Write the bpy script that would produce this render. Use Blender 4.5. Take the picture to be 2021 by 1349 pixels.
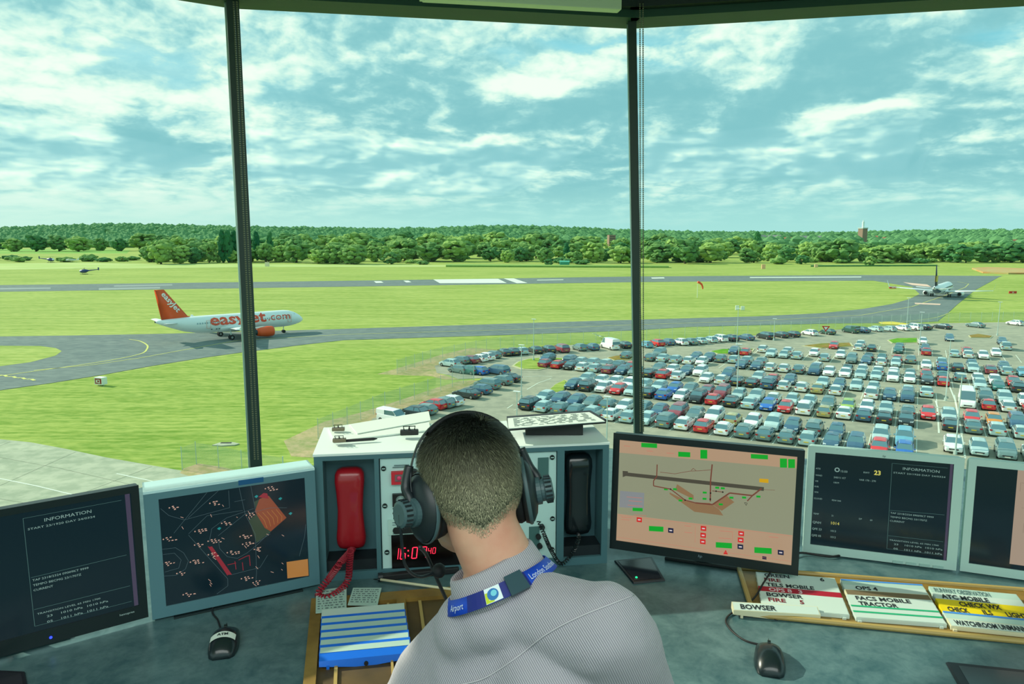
import bpy, bmesh, math, random
from mathutils import Vector, Matrix, noise
from mathutils.bvhtree import BVHTree
random.seed(7)
R=math.radians; PI=math.pi
for o in list(bpy.data.objects): bpy.data.objects.remove(o)
SC=bpy.context.scene; COL=SC.collection
EYE=24.0; FPX=1460.0; PITCH=math.atan(214.5/1460)
# ------------------------------------------------------------------ camera, sky, sun, exposure
cam=bpy.data.cameras.new('camera'); co=bpy.data.objects.new('camera',cam); COL.objects.link(co)
cam.sensor_width=36; cam.lens=FPX/2021*36; cam.clip_end=12000; cam.clip_start=.02
co.location=(0,0,EYE); co.rotation_euler=(PI/2-PITCH,0,0); SC.camera=co
SC.view_settings.view_transform='Standard'; SC.view_settings.look='None'
SC.view_settings.gamma=1; SC.view_settings.use_curve_mapping=False
SC.view_settings.exposure=0.0

def ray(x,y):
    u=(x-1010.5)/FPX; v=(674.5-y)/FPX
    return Vector((u,math.cos(PITCH)+v*math.sin(PITCH),-math.sin(PITCH)+v*math.cos(PITCH)))
def gp(x,y,z=0.0):
    r=ray(x,y); t=(z-EYE)/r.z
    return Vector((r.x*t,r.y*t,z))
def lin(c,a=1):
    return tuple(((v/255)/12.92 if v/255<=.04045 else ((v/255+.055)/1.055)**2.4) for v in c)+(a,)

# sky
W=bpy.data.worlds.new('sky'); SC.world=W; W.use_nodes=True
nt=W.node_tree; nt.nodes.clear(); N=nt.nodes; L=nt.links
def nd(t,**k):
    n=N.new(t)
    for a,b in k.items(): setattr(n,a,b)
    return n
def M(op,a,b=None,c=None,clamp=False):
    n=nd('ShaderNodeMath',operation=op); n.use_clamp=clamp
    for i,v in enumerate((a,b,c)):
        if v is None: continue
        if isinstance(v,(int,float)): n.inputs[i].default_value=v
        else: L.new(v,n.inputs[i])
    return n.outputs[0]
def VM(op,a,b=None):
    n=nd('ShaderNodeVectorMath',operation=op)
    for i,v in enumerate((a,b)):
        if v is None: continue
        if isinstance(v,tuple): n.inputs[i].default_value=v
        else: L.new(v,n.inputs[i])
    return n.outputs['Value'] if op in('LENGTH','DOT_PRODUCT') else n.outputs[0]
def MIX(f,a,b):
    n=nd('ShaderNodeMix',data_type='RGBA')
    if isinstance(f,(int,float)): n.inputs[0].default_value=f
    else: L.new(f,n.inputs[0])
    for i,v in ((6,a),(7,b)):
        if isinstance(v,tuple): n.inputs[i].default_value=v
        else: L.new(v,n.inputs[i])
    return n.outputs[2]
def SS(x,a,b):
    n=nd('ShaderNodeMapRange',interpolation_type='SMOOTHSTEP'); L.new(x,n.inputs[0])
    n.inputs[1].default_value=a; n.inputs[2].default_value=b; return n.outputs[0]
def NOISE(v,s,d=6,r=.55,dist=0.0,lac=2.0):
    n=nd('ShaderNodeTexNoise'); n.inputs['Scale'].default_value=s; n.inputs['Detail'].default_value=d
    n.inputs['Roughness'].default_value=r; n.inputs['Distortion'].default_value=dist; L.new(v,n.inputs['Vector']); return n.outputs['Fac']
tc=nd('ShaderNodeTexCoord'); D=tc.outputs['Generated']
sx=nd('ShaderNodeSeparateXYZ'); L.new(D,sx.inputs[0]); X,Y,Z=sx.outputs
AZ=M('ARCTAN2',X,Y); HY=M('SQRT',M('ADD',M('MULTIPLY',X,X),M('MULTIPLY',Y,Y))); EL=M('ARCTAN2',Z,HY)
cz=nd('ShaderNodeCombineXYZ'); L.new(AZ,cz.inputs[0]); L.new(EL,cz.inputs[1]); P2=cz.outputs[0]
# stretch upward coordinates so banks of cloud flatten toward the horizon
q=nd('ShaderNodeCombineXYZ'); L.new(M('MULTIPLY',AZ,1.0),q.inputs[0])
L.new(M('MULTIPLY',M('LOGARITHM',M('ADD',M('MAXIMUM',EL,0.0),.12),2.718),.62),q.inputs[1]); q.inputs[2].default_value=3.1
Q=q.outputs[0]
def SHIFT(v,d): return VM('ADD',v,d)
wv=nd('ShaderNodeTexNoise'); wv.inputs['Scale'].default_value=9; wv.inputs['Detail'].default_value=5; L.new(Q,wv.inputs['Vector'])
WARP=VM('MULTIPLY',VM('SUBTRACT',wv.outputs['Color'],(.5,.5,.5)),(.13,.10,0))
PW=VM('ADD',P2,WARP)
def pxae(x,y):
    r=ray(x,y); return math.atan2(r.x,r.y),math.atan2(r.z,math.hypot(r.x,r.y))
def blobs(lst):
    tot=None
    for (x,y,sx_,sy_,a) in lst:
        a0,e0=pxae(x,y); d=VM('MULTIPLY',VM('SUBTRACT',PW,(a0,e0,0)),(FPX/sx_,FPX/sy_,0))
        ln=VM('LENGTH',d); g=M('MULTIPLY',M('EXPONENT',M('MULTIPLY',M('MULTIPLY',ln,ln),-1.0)),a)
        tot=g if tot is None else M('ADD',tot,g)
    return tot
DARK=blobs([(270,262,85,34,1.1),(345,285,60,25,.6),(640,75,120,45,.8),(860,165,130,38,.9),(600,165,80,30,.6),(1010,222,150,36,1.0),
 (1180,235,120,45,.8),(860,310,110,24,.9),(1000,310,110,24,.8),(700,215,70,25,.5),(1480,230,150,40,.8),(1720,100,110,34,.7),(1800,140,130,22,.6),
 (1650,262,140,22,.8),(1930,215,120,38,.9),(1550,335,150,22,.7),(1350,180,90,40,.7),(60,215,60,18,.4),(180,150,45,15,.5),(1200,375,140,20,.5),(1820,330,160,30,.5),(330,150,80,30,.3),(700,335,90,18,.5)])
LITE=blobs([(160,255,40,25,.8),(300,215,110,16,.6),(30,105,60,28,.7),(130,120,70,30,.5),(60,180,90,28,.7),(390,250,60,16,.5),(350,60,110,30,.5),
 (600,110,80,22,.6),(540,30,120,30,.5),(820,120,90,18,.6),(880,222,22,20,.9),(960,165,90,24,.9),(1060,150,90,22,.8),(1180,125,80,22,.8),(690,180,30,14,.8),(950,275,70,16,.9),(780,300,60,12,.8),
 (700,225,60,14,.5),(1690,205,70,28,1.0),(1780,190,60,20,.8),(1580,230,50,24,.7),(1840,105,60,12,.7),(2000,110,50,26,.9),(1930,140,28,16,.7),(1365,295,40,22,.6),(1400,240,22,16,.7),(1440,140,90,24,.5),
 (1480,70,160,28,.5),(1000,270,120,12,.4),(1660,350,60,10,.5),(200,430,300,50,.5),(560,235,70,30,.4)])
CLEAR=blobs([(1180,75,110,22,1.0),(1010,118,50,14,.6),(300,120,200,45,.7),(1990,50,60,25,.7),(380,200,70,30,.5),(1320,100,60,30,.5)])
n1=NOISE(Q,5.5,9,.60,.25); n2=NOISE(SHIFT(Q,(-.035,.05,0)),5.5,9,.60,.25)
n3=NOISE(Q,14,6,.6,.2)
def BIL(v): return M('ABSOLUTE',M('SUBTRACT',NOISE(v,13,4,.55),.5))
QW=VM('ADD',Q,VM('MULTIPLY',WARP,(.5,.5,0)))
b1_=BIL(QW); b2_=BIL(SHIFT(QW,(-.012,.016,0)))
puff=M('ADD',M('MULTIPLY',M('SUBTRACT',b1_,b2_),1.8),M('MULTIPLY',M('SUBTRACT',b1_,.1),1.2))
relief=M('MULTIPLY',M('SUBTRACT',n1,n2),2.6)
val=M('ADD',puff,M('ADD',M('MULTIPLY',M('SUBTRACT',n1,.5),.75),M('ADD',M('MULTIPLY',M('SUBTRACT',n3,.5),.35),M('MULTIPLY',relief,.8))))
val=M('ADD',val,M('SUBTRACT',M('MULTIPLY',LITE,.70),M('MULTIPLY',DARK,.46)))
left=SS(AZ,.1,-.75)
val=M('ADD',val,M('MULTIPLY',left,.16))
t=SS(val,-.80,.80)
cr=nd('ShaderNodeValToRGB'); L.new(t,cr.inputs[0]); e=cr.color_ramp.elements
e[0].position=0; e[0].color=lin((132,194,200)); e[1].position=1; e[1].color=lin((246,255,242))
for p_,c_ in ((.28,(144,202,206)),(.5,(172,221,219)),(.72,(208,242,230))):
    k=cr.color_ramp.elements.new(p_); k.color=lin(c_)
blue=MIX(left,lin((120,205,222)),lin((182,234,238)))
wisps=SS(NOISE(VM('MULTIPLY',Q,(1,5,1)),5,6,.6),.35,.75)
blue=MIX(M('MULTIPLY',wisps,.5),blue,lin((205,244,240)))
cl=MIX(M('MULTIPLY',M('MINIMUM',CLEAR,1.0),SS(val,.35,-.1)),cr.outputs[0],blue)
hz=MIX(left,lin((168,222,217)),lin((205,240,226)))
sky=MIX(SS(EL,.085,.0),cl,hz)
up=SS(EL,.42,.9); sky=MIX(M('MULTIPLY',up,.6),sky,lin((150,200,205)))
sky=MIX(SS(EL,-.01,-.06),sky,lin((110,130,80)))
bg=nd('ShaderNodeBackground'); L.new(sky,bg.inputs[0]); bg.inputs[1].default_value=1.07
wo=nd('ShaderNodeOutputWorld'); L.new(bg.outputs[0],wo.inputs[0])
# sun: off to the left, a little ahead of the tower
sd=bpy.data.lights.new('sun','SUN'); sd.energy=5.0; sd.angle=R(.8); sd.color=(1,.93,.74)
so=bpy.data.objects.new('sun',sd); COL.objects.link(so)
SUNDIR=Vector((-1,.42,.66)).normalized()
so.rotation_euler=SUNDIR.to_track_quat('Z','Y').to_euler(); so.location=(-60,30,80)
CABFILL=95.0   # watts of the unseen fill panel added to brighten the cab

# ------------------------------------------------------------------ helpers
MATS={}
def mat(name,c,rough=.6,metal=0,spec=.5,noise_=None,bump=None,emit=None,coat=0,objcol=False,alpha=None,trans=None):
    if name in MATS: return MATS[name]
    m=bpy.data.materials.new(name); m.use_nodes=True; MATS[name]=m
    t=m.node_tree; b=t.nodes['Principled BSDF']; lk=t.links
    b.inputs['Base Color'].default_value=lin(c); b.inputs['Roughness'].default_value=rough; b.inputs['Metallic'].default_value=metal
    b.inputs['Specular IOR Level'].default_value=spec; b.inputs['Coat Weight'].default_value=coat
    tcn=None
    def coords():
        nonlocal tcn
        if tcn is None: tcn=t.nodes.new('ShaderNodeTexCoord')
        return tcn.outputs['Object']
    if noise_:
        c2,sc,det=noise_[:3]; n=t.nodes.new('ShaderNodeTexNoise'); n.inputs['Scale'].default_value=sc; n.inputs['Detail'].default_value=det
        lk.new(coords(),n.inputs['Vector']); r=t.nodes.new('ShaderNodeValToRGB'); r.color_ramp.elements[0].position=.35; r.color_ramp.elements[1].position=.65
        r.color_ramp.elements[0].color=lin(c); r.color_ramp.elements[1].color=lin(c2); lk.new(n.outputs['Fac'],r.inputs[0]); lk.new(r.outputs[0],b.inputs['Base Color'])
    if objcol:
        oi=t.nodes.new('ShaderNodeObjectInfo'); lk.new(oi.outputs['Color'],b.inputs['Base Color'])
    if bump:
        n=t.nodes.new('ShaderNodeTexNoise'); n.inputs['Scale'].default_value=bump[0]; n.inputs['Detail'].default_value=4; lk.new(coords(),n.inputs['Vector'])
        bp=t.nodes.new('ShaderNodeBump'); bp.inputs['Strength'].default_value=bump[1]; bp.inputs['Distance'].default_value=bump[2]; lk.new(n.outputs['Fac'],bp.inputs['Height']); lk.new(bp.outputs[0],b.inputs['Normal'])
    if emit: b.inputs['Emission Color'].default_value=lin(c); b.inputs['Emission Strength'].default_value=emit
    return m
def tag(o,label=None,cat=None,group=None,kind=None):
    if label: o['label']=label
    if cat: o['category']=cat
    if group: o['group']=group
    if kind: o['kind']=kind
    return o
def empty(name,loc=(0,0,0),rz=0,label=None,cat=None,group=None,rx=0):
    o=bpy.data.objects.new(name,None); COL.objects.link(o); o.location=loc; o.rotation_euler=(rx,0,rz); o.empty_display_size=.1
    return tag(o,label,cat,group)
def put(name,bm,mats,parent=None,smooth=False,loc=None,rot=None):
    bmesh.ops.recalc_face_normals(bm,faces=bm.faces[:]) if smooth!='keep' else None
    me=bpy.data.meshes.new(name); bm.to_mesh(me); bm.free()
    if smooth:
        for p in me.polygons: p.use_smooth=True
    for m in (mats if isinstance(mats,(list,tuple)) else [mats]): me.materials.append(m)
    o=bpy.data.objects.new(name,me); COL.objects.link(o)
    if parent: o.parent=parent
    if loc is not None: o.location=loc
    if rot is not None: o.rotation_euler=rot
    return o
def NB(): return bmesh.new()
def box(bm,c,s,mi=0,Mx=None,bev=0):
    if not bev:
        vs=[]
        for z in (-.5,.5):
            for x,y in ((-.5,-.5),(.5,-.5),(.5,.5),(-.5,.5)):
                p=Vector((x*s[0]+c[0],y*s[1]+c[1],z*s[2]+c[2])); vs.append(bm.verts.new(Mx@p if Mx is not None else p))
        for f in ((3,2,1,0),(4,5,6,7),(0,1,5,4),(1,2,6,5),(2,3,7,6),(3,0,4,7)): bm.faces.new([vs[i] for i in f]).material_index=mi
        return vs
    g=bmesh.ops.create_cube(bm,size=1)
    for v in g['verts']: v.co=Vector((v.co.x*s[0]+c[0],v.co.y*s[1]+c[1],v.co.z*s[2]+c[2]))
    es=list({e for v in g['verts'] for e in v.link_edges}); rr=bmesh.ops.bevel(bm,geom=es,offset=bev,segments=2,affect='EDGES',profile=.6)
    fs={f for v in rr['verts'] for f in v.link_faces}
    for f in fs: f.material_index=mi
    if Mx is not None: bmesh.ops.transform(bm,matrix=Mx,verts=list({v for f in fs for v in f.verts}))
    return []
def hexa(bm,pts,mi=0):
    vs=[bm.verts.new(p) for p in pts]
    for f in ((3,2,1,0),(4,5,6,7),(0,1,5,4),(1,2,6,5),(2,3,7,6),(3,0,4,7)):
        bm.faces.new([vs[i] for i in f]).material_index=mi
def rings(bm,rs,close=True,cap=True,mi=0):
    vv=[[bm.verts.new(p) for p in r] for r in rs]; n=len(vv[0])
    for a,b in zip(vv,vv[1:]):
        for i in range(n if close else n-1):
            j=(i+1)%n
            try: bm.faces.new((a[i],a[j],b[j],b[i])).material_index=mi
            except ValueError: pass
    if cap:
        for r in (vv[0],vv[-1]):
            try: bm.faces.new(r).material_index=mi
            except ValueError: pass
    return vv
def tube(bm,pts,r,n=8,mi=0,cap=True):
    pts=[Vector(p) for p in pts]; rs=[]; rad=r if isinstance(r,(list,tuple)) else [r]*len(pts)
    up=None
    for i,p in enumerate(pts):
        t=(pts[min(i+1,len(pts)-1)]-pts[max(i-1,0)]).normalized()
        if up is None: up=t.orthogonal().normalized()
        up=(up-t*up.dot(t)).normalized(); s=t.cross(up)
        rs.append([p+(up*math.cos(2*PI*k/n)+s*math.sin(2*PI*k/n))*rad[i] for k in range(n)])
    rings(bm,rs,True,cap,mi)
def cyl(bm,a,b,r,n=16,r2=None,mi=0): tube(bm,[a,b],[r,r if r2 is None else r2],n,mi)
def spline(pts,n=8):
    pts=[Vector(p) for p in pts]; out=[]
    for i in range(len(pts)-1):
        p0=pts[max(i-1,0)];p1=pts[i];p2=pts[i+1];p3=pts[min(i+2,len(pts)-1)]
        for k in range(n):
            t=k/n; out.append(.5*((2*p1)+(p2-p0)*t+(2*p0-5*p1+4*p2-p3)*t*t+(3*p1-p0-3*p2+p3)*t**3))
    out.append(pts[-1]); return out
def prism(bm,pts,z0,z1,mi=0):
    a=[bm.verts.new((p[0],p[1],z0)) for p in pts]; b=[bm.verts.new((p[0],p[1],z1)) for p in pts]; n=len(pts)
    for f in (a[::-1],b): bm.faces.new(f).material_index=mi
    for i in range(n): bm.faces.new((a[i],a[(i+1)%n],b[(i+1)%n],b[i])).material_index=mi
_ICO={}
def ball(bm,c,s,sub=2,Mx=None,mi=0):
    if sub not in _ICO:
        t=bmesh.new(); bmesh.ops.create_icosphere(t,subdivisions=sub,radius=1); t.verts.index_update(); _ICO[sub]=([v.co.copy() for v in t.verts],[[v.index for v in f.verts] for f in t.faces]); t.free()
    s=(s,s,s) if isinstance(s,(int,float)) else s
    T=Matrix.Translation(c)@(Mx.to_4x4() if Mx is not None else Matrix())@Matrix.Diagonal((*s,1))
    vs=[bm.verts.new(T@v) for v in _ICO[sub][0]]
    for f in _ICO[sub][1]: bm.faces.new([vs[i] for i in f]).material_index=mi
    return vs
_txt=bpy.data.curves.new('lettering','FONT')
def text(bm,s,org,rx,up,size,width=None,bold=0.0,depth=.0004,align='LEFT',shear=0,mi=0):
    _txt.body=s; _txt.size=1; _txt.offset=bold; _txt.extrude=0; _txt.align_x='LEFT'; _txt.shear=shear; _txt.resolution_u=2
    o=bpy.data.objects.new('t',_txt); me=bpy.data.meshes.new_from_object(o)
    bpy.data.objects.remove(o)
    if not me.vertices: return
    xs=[v.co.x for v in me.vertices]; w=max(xs)-min(xs); x0=min(xs)
    rx=Vector(rx).normalized(); up=Vector(up).normalized(); nn=rx.cross(up); k=size/.72; kx=k if width is None else width/w
    off={'LEFT':0,'CENTER':-.5,'RIGHT':-1}[align]*w
    vs=[bm.verts.new(Vector(org)+rx*((v.co.x-x0+off)*kx)+up*(v.co.y*k)+nn*depth) for v in me.vertices]
    for p in me.polygons:
        try: bm.faces.new([vs[i] for i in p.vertices]).material_index=mi
        except ValueError: pass
    bpy.data.meshes.remove(me)
def copy_tree(o,parent=None):
    c=o.copy(); COL.objects.link(c)
    if parent: c.parent=parent
    for ch in list(o.children): copy_tree(ch,c)
    return c
ORD=['first','second','third','fourth','fifth','sixth','seventh','eighth','ninth','tenth','eleventh','twelfth','thirteenth','fourteenth','fifteenth','sixteenth','seventeenth','eighteenth','nineteenth','twentieth','21st','22nd','23rd','24th','25th','26th','27th','28th','29th','30th']

# ------------------------------------------------------------------ ground
def groundmat(name,cols,scales,rough=.95,stripe=None,bump=None):
    m=bpy.data.materials.new(name); m.use_nodes=True; t=m.node_tree; b=t.nodes['Principled BSDF']; b.inputs['Roughness'].default_value=rough
    b.inputs['Specular IOR Level'].default_value=.15
    g=t.nodes.new('ShaderNodeNewGeometry'); prev=None
    for i,((ca,cb),(sx_,sy_,rot)) in enumerate(zip(cols,scales)):
        mp=t.nodes.new('ShaderNodeMapping'); mp.inputs['Scale'].default_value=(sx_,sy_,1); mp.inputs['Rotation'].default_value=(0,0,R(rot)); mp.vector_type='POINT'
        t.links.new(g.outputs['Position'],mp.inputs[0])
        n=t.nodes.new('ShaderNodeTexNoise'); n.inputs['Scale'].default_value=1; n.inputs['Detail'].default_value=5; n.inputs['Roughness'].default_value=.6; t.links.new(mp.outputs[0],n.inputs['Vector'])
        r=t.nodes.new('ShaderNodeValToRGB'); r.color_ramp.elements[0].position=.41; r.color_ramp.elements[1].position=.59
        r.color_ramp.elements[0].color=lin(ca); r.color_ramp.elements[1].color=lin(cb); t.links.new(n.outputs['Fac'],r.inputs[0])
        if prev is None: prev=r.outputs[0]
        else:
            mx=t.nodes.new('ShaderNodeMix'); mx.data_type='RGBA'; mx.inputs[0].default_value=.5; t.links.new(prev,mx.inputs[6]); t.links.new(r.outputs[0],mx.inputs[7]); prev=mx.outputs[2]
    t.links.new(prev,b.inputs['Base Color']); MATS[name]=m; return m
GRASS=groundmat('mown_grass',[((128,152,64),(170,182,94)),((116,142,52),(196,200,124)),((122,152,58),(174,184,98))],[(.012,.02,10),(.03,.30,-8),(.35,1.1,-12)])
NEARG=groundmat('rough_grass',[((112,146,44),(170,184,90)),((96,132,38),(186,194,112)),((104,142,44),(164,178,88))],[(.04,.12,24),(.08,.9,20),(.5,1.4,20)])
PAVE=groundmat('taxiway_asphalt',[((104,118,118),(122,134,130)),((96,110,112),(126,138,134))],[(.02,.12,-8),(.4,.7,20)],rough=.9)
LOT=groundmat('car_park_asphalt',[((148,150,134),(166,166,146)),((142,146,130),(170,170,150))],[(.03,.05,28),(.5,.5,0)])
CONC=groundmat('apron_concrete',[((160,168,146),(184,188,164)),((150,160,138),(190,192,170))],[(.05,.3,-20),(.6,.6,0)])
DIRT=groundmat('dirt_verge',[((150,150,104),(190,164,128)),((136,150,84),(196,172,136))],[(.2,.2,0),(.9,.9,0)])
FIELD=groundmat('far_field',[((96,156,60),(150,186,96)),((110,160,66),(160,190,100))],[(.004,.02,2),(.02,.05,0)])
PALEC=groundmat('pale_field',[((170,190,110),(186,196,130)),((160,186,100),(190,200,130))],[(.004,.03,2),(.02,.05,0)])
def flat(name,pts,z,m,px=True,th=.04):
    bm=NB(); P=[gp(*p) for p in pts] if px else pts
    prism(bm,P,z-th,z)
    o=put(name,bm,m); tag(o,kind='structure'); return o
bm=NB(); prism(bm,[(-5000,-60),(5000,-60),(5000,5600),(-5000,5600)],-1,0); tag(put('grass_field',bm,GRASS),kind='structure')
flat('near_grass',[(-300,790),(0,772),(200,742),(300,724),(400,708),(480,697),(600,690),(760,683),(860,700),(860,860),(620,960),(300,990),(-300,880)],.01,NEARG,th=.02)
flat('runway',[(-900,568),(0,562.5),(680,554),(1250,545.5),(1700,542.5),(1978,544.5),(1930,560),(1720,553.5),(1360,555.5),(1250,556.5),(680,565.5),(0,575.5),(-900,585)],.05,PAVE)
flat('taxiway',[(-500,680),(-100,667),(0,664),(150,662),(330,658.5),(470,655),(680,649),(900,642),(1100,635.5),(1250,631),(1360,628),(1500,624),(1620,618),(1700,610),(1760,600),(1795,590),(1815,580),(1800,566),(1720,553),(1975,544.5),(1960,553),(1925,572),(1890,600),(1868,620),(1850,634),(1800,637),(1650,638),(1500,641.5),(1360,645),(1250,652),(1000,661),(680,671),(600,680),(480,695),(400,706),(300,722),(200,740),(100,756),(0,770),(-300,800),(-500,810)],.06,PAVE)
flat('grass_island',[(-400,700),(-100,685),(0,682.5),(80,683),(110,687),(122,693),(110,702),(60,715),(0,723),(-300,745)],.075,GRASS,th=.03)
flat('apron',[(-500,820),(0,867),(60,873),(130,886),(210,903),(290,917),(370,931),(460,946),(600,972),(760,1010),(700,1300),(-700,1300)],.05,CONC)
flat('dirt_patch',[(355,934),(362,925),(392,915),(440,922),(475,931),(440,938),(380,942)],.056,DIRT,th=.02)
flat('far_paddock',[(-300,492),(0,491),(258,493),(250,500),(0,500.5),(-300,501)],.05,FIELD)
flat('far_strip',[(-300,519),(0,520),(150,518),(300,520.5),(560,521),(900,523),(900,526),(500,527),(280,529),(0,532),(-300,534)],.04,PALEC)
flat('dirt_verge',[(560,870),(640,832),(720,812),(800,786),(862,765),(905,752),(945,750),(880,786),(800,812),(720,850),(640,905),(575,900)],.03,DIRT,th=.02)
flat('dirt_corner',[(745,738),(800,722),(870,700),(930,686),(985,690),(900,708),(864,720),(864,737),(906,749),(880,749),(850,742),(790,740)],.028,DIRT,th=.02)
flat('car_park',[(660,905),(720,852),(735,826),(800,806),(880,780),(935,757),(955,746),(905,748),(886,740),(862,736),(858,722),(900,711),(950,699),(985,691),(1010,688.5),(1100,682),(1250,675),(1400,666),(1500,661),(1600,655),(1680,648),(1740,643),(1850,638),(2021,635),(2600,628),(2900,760),(2900,1150),(800,1150)],.045,LOT)
def island(pts,m,name='kerbed_island'):
    P=[gp(*p) for p in pts]; c=sum(P,Vector())/len(P)
    bm=NB(); prism(bm,P,0,.14); put_o=tag(put('kerb',bm,mat('kerb_stone',(186,186,150),.9)),kind='structure')
    bm=NB(); prism(bm,[c+(p-c)*.9 for p in P],.1,.2); tag(put('planted_island',bm,m),kind='structure')
BR=groundmat('brown_island',[((120,124,50),(150,110,66)),((110,120,40),(170,140,80))],[(.3,.3,0),(1,1,0)])
GR2=groundmat('green_island',[((70,140,30),(120,170,50)),((80,150,30),(130,160,60))],[(.3,.3,0),(1,1,0)])
island([(1010,723),(1020,715),(1042,708.5),(1080,705),(1125,708),(1110,722),(1062,731),(1030,730)],NEARG)
island([(1083,771),(1095,760),(1115,750),(1126,756),(1116,768),(1108,777),(1090,775)],NEARG)
island([(1198,707),(1215,703),(1255,701),(1245,711),(1212,712)],BR)
island([(1400,694),(1425,689.5),(1490,689),(1480,700),(1415,699)],GR2)
island([(1582,683),(1620,678.5),(1680,677),(1685,684),(1620,688)],BR)
island([(1751,672),(1770,668),(1812,667.5),(1812,677),(1760,678)],GR2)
island([(1911,662.5),(1930,659.5),(1960,664),(1955,667.5),(1915,667)],BR)
# painted markings on tarmac
WHT=mat('white_paint',(216,226,210),.8); YEL=mat('yellow_paint',(205,205,110),.8); PNK=mat('faded_red_paint',(226,190,170),.8); YL2=mat('bright_yellow_paint',(240,214,70),.7)
def ribbon(bm,P,w,z):
    for a,b in zip(P,P[1:]):
        d=(b-a); d.z=0
        if d.length<1e-6: continue
        s=Vector((-d.y,d.x,0)).normalized()*w/2
        bm.faces.new([bm.verts.new((p.x,p.y,z)) for p in (a-s,b-s,b+s,a+s)])
bm=NB()
for P in ([(855,551),(983,549.8),(1000,558),(868,558.5)],[(994,549),(1014,549),(1041,558),(1020,558.5)],[(738,554.5),(752,554.5),(757,557.5),(742,558)],[(796,553.5),(806,553.5),(812,556.5),(802,557)],[(1060,552),(1112,551),(1112,552),(1060,553)],[(1480,546.5),(1700,545.5),(1700,547),(1480,548)],[(1285,547.5),(1310,547),(1312,549),(1287,549.5)]):
    q_=[gp(*p,.07) for p in P]; bm.faces.new([bm.verts.new(p) for p in q_])
tag(put('runway_markings',bm,WHT,smooth='keep'),kind='structure')
bm=NB()
for P in ([(195,568),(316,566),(316,569),(195,572)],[(225,563),(340,560.6),(340,563),(225,565.4)],[(0,568),(100,567),(100,569.5),(0,571)]): bm.faces.new([bm.verts.new(gp(*p,.07)) for p in P])
tag(put('worn_runway_patch',bm,mat('worn_paint',(138,150,146),.9),smooth='keep'),kind='structure')
bm=NB()
ribbon(bm,spline([gp(*p) for p in [(255,670),(275,673),(290,681),(290,689),(279,698),(235,708),(168,719),(67,733),(0,742)]],5),.35,.085)
ribbon(bm,[gp(*p) for p in [(67,731),(185,720),(280,706),(367,690),(470,672),(680,660),(1000,651),(1250,641),(1500,633),(1700,622),(1800,605),(1860,585),(1905,567),(1912,560),(1890,556)]],.3,.085)
ribbon(bm,spline([gp(*p) for p in [(1780,636),(1820,631),(1850,626),(1875,617)]],4),.3,.085)
tag(put('taxiway_markings',bm,YEL,smooth='keep'),kind='structure')
bm=NB(); 
for P in ([(1805,597),(1857,599),(1855,601.5),(1806,599.5)],[(1782,556.5),(1830,561),(1838,566),(1800,562)]): bm.faces.new([bm.verts.new(gp(*p,.09)) for p in P])
tag(put('holding_point_board',bm,PNK,smooth='keep'),kind='structure')
bm=NB(); bm.faces.new([bm.verts.new(gp(*p,.09)) for p in [(1733,635),(1760,634),(1792,638),(1790,641),(1740,639.5)]]); tag(put('yellow_marking',bm,YL2,smooth='keep'),kind='structure')
bm=NB()
for l in ([(-60,935),(0,945),(70,959),(136,975),(220,992)],[(230,935),(300,950),(420,975)]): ribbon(bm,[gp(*p) for p in l],.16,.065)
tag(put('apron_lines',bm,WHT,smooth='keep'),kind='structure')
bm=NB()
for i in range(9):
    ribbon(bm,[gp(i*9-10,738+i*1.3+(i%2)*2),gp(i*9-4,739+i*1.3+((i+1)%2)*2)],.5,.09)
for l in ([(1054,739),(1090,735)],): pass
tag(put('hold_zigzag',bm,YEL,smooth='keep'),kind='structure')
bm=NB()
for P in ([(20,872),(-60,905)],[(150,892),(20,950),(-60,985)],[(300,921),(160,975),(60,1030)],[(420,943),(330,990)],[(-60,895),(0,903),(120,925),(260,957),(330,975)],[(-60,975),(60,995),(200,1030)]): ribbon(bm,[gp(*p) for p in P],.05,.058)
tag(put('apron_joints',bm,mat('joint_filler',(112,120,100),.9),smooth='keep'),kind='structure')
# ------------------------------------------------------------------ car park
CAZ=R(28.7); CV=Vector((math.sin(CAZ),math.cos(CAZ),0)); CU=Vector((math.cos(CAZ),-math.sin(CAZ),0))
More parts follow.
